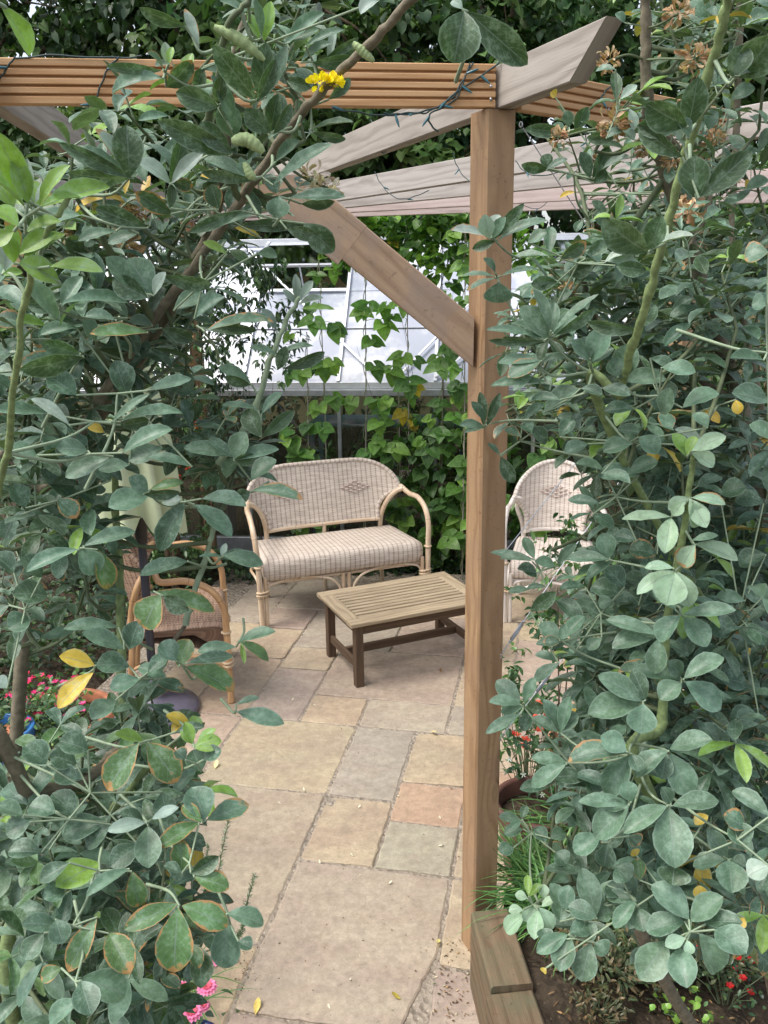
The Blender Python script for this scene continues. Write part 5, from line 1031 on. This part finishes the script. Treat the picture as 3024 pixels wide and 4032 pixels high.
q_ = at_z(2760, 3780, .2); lowplant('thyme_clump', 'dark green low clump between the shrub stem and the red flowers', (q_.x, q_.y, .19), .17, 800, .026, [s2l(66, 84, 54), s2l(88, 92, 60)], None, h=.15, wr=.4)
q_ = at_z(2300, 4020, .2); lowplant('thyme_clump', 'sparse brown clump at the bottom beside the lower sleeper', (q_.x+.03, q_.y, .19), .08, 260, .022, [s2l(110, 90, 64), s2l(84, 84, 56)], None, h=.08, wr=.3)
# ================================================================== POTS
def pot(name, label, c, r_, h, mat, cat='pot', group=None, soil=True):
    root = empty(name, c); tag(root, label, cat, group); b = MB(); b.lathe(c, [(.001, 0), (r_*.68, 0), (r_*.70, .01), (r_*.92, h*.82), (r_*.93, h*.84), (r_*1.0, h*.85), (r_*1.02, h*.87), (r_*1.02, h*.98), (r_*1.0, h), (r_*.9, h), (r_*.88, h*.97), (r_*.84, h*.8)], 36); b.build('pot_wall', M[mat], root)
    b = MB(); b.lathe(c, [(r_*.86, h*.78), (r_*.5, h*.80), (.001, h*.81)], 24); b.build('potting_soil', M['soil'], root); return root
q_ = at_z(2115, 3150, .30); pot('plant_pot', 'dark brown clay pot just behind the corner post', (q_.x, q_.y, 0), .155, .30, 'terra_dark')
q_ = at_z(2085, 2990, .42); q0 = q_
lowplant('begonia', 'small plant with orange-red flowers above the dark clay pot', (q_.x+.03, q_.y+.18, .12), .15, 160, .045, DG, ([s2l(226, 100, 70), s2l(200, 60, 50)], .022, .10), h=.40, wr=.4)
q_ = at_z(2330, 2930, .3); pot('plant_pot', 'terracotta pot standing among the leaves right of the corner post', (q_.x, q_.y+.1, 0), .15, .26, 'terra')
q_ = at_z(235, 2770, .30); tc_ = Vector((q_.x, q_.y, 0)); pot('bowl_planter', 'wide terracotta bowl of pink flowers at the left edge', tc_, .23, .26, 'terra')
lowplant('busy_lizzie', 'bright pink and red bedding flowers growing in the terracotta bowl', (tc_.x-.05, tc_.y-.02, .2), .20, 300, .035, [s2l(96, 132, 62), s2l(74, 110, 56)], (PNK, .018, .22), h=.20, wr=.6, cat='flowers')
q_ = at_z(10, 2900, .26); pot('plant_pot', 'bright blue glazed pot at the left edge below the pink flowers', (q_.x, q_.y, 0), .13, .30, 'blue')
q_ = at_z(715, 4190, .2); pk = Vector((q_.x, q_.y, 0)); M['navy'] = plain('navy_glaze', (.02, .03, .12), .35, 0, .15, 9); pot('plant_pot', 'navy glazed pot at the bottom edge under the pink daisies', pk, .12, .22, 'navy')
dz_ = empty('pink_daisy', (pk.x, pk.y, .17)); tag(dz_, 'pink double daisies in the navy pot by the path', 'flowers'); b = MB(); lv = Leaves()
for k in range(90):
    e = Vector((pk.x+random.gauss(0, .06), pk.y+random.gauss(0, .06), random.uniform(.2, .33))); lv.add(e, (rv()+Vector((0, 0, .2))).normalized(), (rv()*.4+Vector((0, 0, 1))).normalized(), .04, .018, .6, .3, vary(random.choice(DG), .2))
lv.build('foliage', M['glossy'], dz_, 'lance', 4, 2)
for (x, y, z, r_) in ((755, 3985, .36, .030), (722, 3890, .37, .023), (815, 3885, .37, .028), (850, 3780, .40, .020), (765, 3815, .38, .018), (860, 3720, .42, .014), (800, 3960, .33, .020)):
    p = at_z(x, y, z); fl = Leaves()
    for ring, (n_, el, rr) in enumerate(((14, .1, 1), (12, .5, .85), (9, 1.0, .6))):
        for j in range(n_):
            a = 2*PI*j/n_+ring*.3; d = Vector((math.cos(a), math.sin(a)-.35, el)).normalized(); fl.add(p, d, (Vector((0, -.3, 1))-d*.3).normalized(), r_*rr, r_*.38, .5, .25, vary(s2l(226, 130, 178) if ring < 2 else s2l(200, 90, 110), .1))
    fl.build('daisy_head', M['petal'], dz_, 'petal', 4, 2); b = MB(); b.tube(bez([p, (p+pk)/2+Vector((0, 0, .08)), pk+Vector((0, 0, .17))], 5), .0018, 5); b.build('flower_stem', M['stem_green'], dz_)
# rosemary by the path
rs = empty('rosemary', tuple(at_z(800, 3700, 0))); tag(rs, 'rosemary with upright needle-leaved sprigs leaning over the left side of the path', 'plant'); b = MB(); lv = Leaves(); rb = at_z(760, 3760, 0)
for (x0, y0, z0, x1, y1, z1) in ((840, 3560, .25, 900, 3225, .46), (930, 3700, .2, 1003, 3450, .36), (800, 3600, .2, 820, 3330, .4), (700, 3600, .2, 690, 3350, .42), (640, 3750, .2, 560, 3500, .4), (880, 3800, .15, 960, 3640, .27), (600, 3800, .15, 700, 3560, .35), (500, 3800, .15, 430, 3500, .4)):
    p, e = at_z(x0, y0, z0), at_z(x1, y1, z1); c_ = bez([rb, p, p.lerp(e, .5)+rv()*.004, e], 14); b.tube(c_, [.003-.0022*i/(len(c_)-1) for i in range(len(c_))], 5)
    for i in range(6, len(c_)):
        t_ = (c_[i]-c_[i-1]).normalized()
        for j in range(7): 
            o_ = (rv()+t_*.9).normalized(); lv.add(c_[i]+(c_[i-1]-c_[i])*random.random(), o_, rv(), random.uniform(.012, .020), .0028, .5, .2, vary(s2l(104, 122, 96), .2))
b.build('stems', M['twig'], rs); lv.build('needles', M['glossy'], rs, 'lance', 3, 2)
q_ = at_z(560, 3900, .05); strap('grass_tuft', 'tuft of green grass blades in the lower left beside the pink daisies', (q_.x, q_.y, 0), 120, .28, .14, SG, .006, (.1, -.2))
# planting that fills the left border in front of the bowl
lb = at_z(250, 3500, 0); bush('evergreen_bush', 'dense low dark bush in the lower left border under the front shrub', (lb.x-.12, lb.y+.05), .32, .4, .62, 3600, .035, DG, 'lance', wr=.45)
lb = at_z(60, 3000, 0); bush('evergreen_bush', 'small dark bush left of the blue pot', (lb.x-.3, lb.y-.25), .3, .3, .45, 1800, .04, DG, 'lance', wr=.45)
lb = at_z(120, 4000, 0); bush('evergreen_bush', 'fern-green bush at the bottom left corner', (lb.x, lb.y-.1), .3, .28, .45, 2600, .03, FG, 'lance', wr=.3)
# ================================================================== JASMINE ON THE WIRES
jas = bush('star_jasmine', 'dark glossy jasmine with small white stars climbing the wires right of the corner post', (.66, 2.66), .26, .13, 1.30, 1500, .042, [s2l(60, 96, 50), s2l(84, 120, 60), s2l(46, 78, 46)], 'lance', 'glossy', .36, cat='climber', nz0=.35, clump=9, droop=-.4, sr_=.005)
fl = [(2190, 2200), (2125, 2460), (2240, 2400), (2290, 2890), (2060, 3050), (2135, 3130), (2005, 2990), (2360, 2100), (2180, 2990), (2130, 2440), (2160, 2340)]
for (x, y) in fl:
    p = at_plane(x, y, (.55, 2.42, 0), Vector((.62, -.78, 0))); f = Leaves()
    for j in range(5):
        a = 2*PI*j/5+random.random()*.2; up_ = Vector((.1, -.8, .5)).normalized(); s1 = up_.orthogonal().normalized(); s2_ = up_.cross(s1); f.add(p, s1*math.cos(a)+s2_*math.sin(a)+up_*.2, up_, .010, .004, .3, .1, (.7, .74, .68))
    f.build('white_flower', M['petal'], jas, 'petal', 3, 2)
PF = (.36, 2.30, 0); NF = Vector((.62, -.78, 0))
def wire(a, b_, label, tb_=None):
    p, e = at_plane(*a, PF, NF), at_plane(*b_, PF, NF); root = empty('tension_wire', p); tag(root, label, 'wire', 'steel wires bracing the pergola bay'); b = MB(); b.tube([p, e], .0016, 6); b.build('wire_rope', M['steel'], root)
    b = MB(); d = (e-p).normalized(); b.tube([p-d*.012+Vector((.004*math.cos(t), 0, .006*math.sin(t))) for t in np.linspace(0, 2*PI, 13)], .0018, 6, False); b.build('screw_eye', M['steel'], root)
    if tb_:
        t0 = tb_; L_ = .085; s_ = d.cross(NF).normalized(); c0 = p+d*t0; b = MB()
        b.tube([c0, c0+d*.012, c0+d*.012+s_*.0055, c0+d*(L_-.012)+s_*.0055, c0+d*(L_-.012), c0+d*L_], .0023, 6); b.tube([c0+d*.012, c0+d*.0125-s_*.0055, c0+d*(L_-.0125)-s_*.0055, c0+d*(L_-.012)], .0023, 6); b.blob(c0+d*.006, .0045, 6); b.blob(c0+d*(L_-.006), .0045, 6); b.build('turnbuckle', M['steel'], root)
wire((1978, 2570), (2600, 1660), 'wire with a long turnbuckle rising from the corner post above the patio', .035)
wire((1975, 2900), (2600, 2100), 'lowest wire rising from the corner post, with its turnbuckle near the leaves', .17)
wire((1990, 2170), (2610, 1390), 'wire crossing in front of the pale armchair back'); wire((1995, 1410), (2620, 850), 'wire crossing in front of the right end of the greenhouse')
wire((2060, 505), (2600, 1335), 'wire running down to the right across the pink rafters from the corner post'); wire((2400, 440), (2650, 860), 'short upper wire near the second pergola post')
# ================================================================== STRING LIGHTS
sl_ = empty('string_lights', (.1, 2.2, ZB)); tag(sl_, 'dark green string light cable looped along the fascia and rafters', 'string lights'); ncab = 0
def cable(pts, plane, bulbs=True, r_=.0021, twist=0):
    P = [at_plane(x, y, plane[0], plane[1]) for x, y in pts]; c_ = bez(P, 7); c_ = [p+Vector((math.sin(i*1.1), 0, math.cos(i*.9)))*.0012 for i, p in enumerate(c_)]; b = MB(); b.tube(c_, r_, 6)
    b.build('cable', M['cable'], sl_)
    if bulbs:
        for i in range(8, len(c_)-1, 15):
            d = (Vector((random.uniform(-1, 1), -.2, random.uniform(-1, .4)))).normalized(); b = MB(); b.tube([c_[i], c_[i]+d*.012, c_[i]+d*.022, c_[i]+d*.03], [.0026, .0034, .0026, .001], 6); b.build('bulb', M['bulb'], sl_)
plL = (FL0+FLn*.004, FLn); plR = (FR0+FRn*.004, FRn); plA = (R0-sr*.001, sr); plG = (Vector((1.19, 2.72, 0))+s2*-.006, s2); plP = ((2.1, 4.33, 0), Vector((d3.y, -d3.x, 0)))
cable([(60, 222), (30, 262), (8, 300), (-30, 330)], plL); cable([(60, 232), (200, 218), (440, 228), (560, 222)], plL, False); cable([(470, 225), (428, 264), (400, 330), (372, 400), (362, 424)], plL); cable([(1110, 246), (1135, 320), (1150, 372), (1170, 425)], plL)
cable([(1862, 248), (1840, 285), (1822, 319), (1776, 383), (1694, 437), (1649, 447), (1560, 450), (1512, 447)], plL); cable([(1978, 236), (1905, 292), (1822, 346), (1758, 401), (1676, 437), (1600, 446), (1500, 455), (1400, 440), (1310, 428)], plL); cable([(1850, 249), (1822, 330), (1790, 395), (1700, 445), (1690, 480), (1725, 520)], plL)
cable([(2455, 305), (2420, 330), (2387, 355), (2372, 380), (2340, 415), (2318, 434)], plR)
cable([(1358, 525), (1362, 540), (1368, 594), (1390, 638)], plA); cable([(1460, 474), (1487, 524), (1501, 594), (1520, 600)], plA); cable([(1683, 447), (1691, 486), (1721, 518)], plA); cable([(1230, 600), (1240, 640), (1250, 680)], plA)
cable([(1475, 676), (1504, 730), (1547, 773), (1590, 784), (1634, 773), (1688, 751)], plG); cable([(1783, 600), (1802, 659), (1846, 713), (1900, 740)], plG); cable([(2030, 634), (2068, 677), (2123, 692), (2197, 680)], plG); cable([(2308, 498), (2308, 554), (2327, 597), (2400, 640)], plG); cable([(2481, 529), (2487, 572), (2512, 584), (2457, 588)], plG)
cable([(1363, 784), (1417, 789), (1482, 811), (1536, 806), (1553, 795)], plP); cable([(1444, 844), (1493, 795), (1600, 790)], plP); cable([(2037, 720), (2099, 742), (2185, 733), (2300, 712)], plP); cable([(2062, 810), (2111, 822), (2148, 803), (2204, 739)], plP); cable([(2617, 702), (2531, 714), (2444, 714), (2401, 708), (2364, 788), (2321, 803)], plP); cable([(1650, 800), (1700, 830), (1760, 820), (1850, 845)], plP)
# ================================================================== FALLEN LEAVES ON THE SLABS
def fallen(x, y, c, L_, label, name='fallen_leaf', group=None):
    p = at_z(x, y, .004); lv = Leaves(); a = random.uniform(0, 2*PI); lv.add(p, (math.cos(a), math.sin(a), .12), (0, 0, 1), L_, L_*.45, -.5, .3, c); o = lv.build(name, M['dry'], None, 'obov', 6, 4); tag(o, label, 'leaf', group)
Y1 = s2l(222, 206, 130)
fallen(845, 3027, s2l(232, 220, 170), .05, 'pale yellow fallen leaf on the slab by the left shrub'); fallen(1728, 3696, Y1, .035, 'yellow fallen leaf near the foot of the corner post'); fallen(1579, 3935, s2l(176, 160, 70), .035, 'olive fallen leaf at the bottom of the big path slab'); fallen(1005, 3995, s2l(226, 200, 110), .05, 'yellow fallen leaf at the bottom left corner of the big slab'); fallen(1698, 2877, s2l(224, 206, 150), .05, 'curled pale leaf on the joint left of the corner post'); fallen(1736, 2648, s2l(130, 96, 66), .035, 'small brown leaf under the coffee table')
for (x, y) in ((1198, 3113), (1280, 2915), (1148, 2757), (1244, 2777), (1562, 3132), (1725, 3330), (1390, 3370), (1380, 3850), (1105, 3165), (1735, 3225), (1260, 3400), (1300, 3972), (1530, 3480), (1065, 2545), (1410, 3180)):
    fallen(x, y, s2l(232, 226, 206), .017, 'tiny white petal dropped on the patio slabs', 'fallen_petal', 'tiny petals scattered on the slabs')
lv = Leaves()
for k in range(420):
    x, y = random.choice([(random.gauss(1765, 45), random.uniform(3700, 4030)), (random.gauss(960, 30), random.uniform(3700, 4030)), (random.uniform(1000, 1900), random.uniform(2300, 3900))]) if random.random() < .85 else (random.uniform(2000, 2300), random.uniform(2400, 3000)); p = at_z(x, y, .003)
    lv.add(p, (random.gauss(0, 1), random.gauss(0, 1), random.gauss(0, .15)), (rv()*.3+Vector((0, 0, 1))).normalized(), random.uniform(.004, .016) if x > 1700 else random.uniform(.003, .008), random.uniform(.002, .007), random.uniform(-.8, .9), .3, vary(random.choice(LC+[s2l(206, 190, 160)]), .3))
tag(lv.build('debris', M['dry'], None, 'lance', 3, 2), 'crumbs of leaf and grit lying on the paving', 'debris', None, 'stuff')
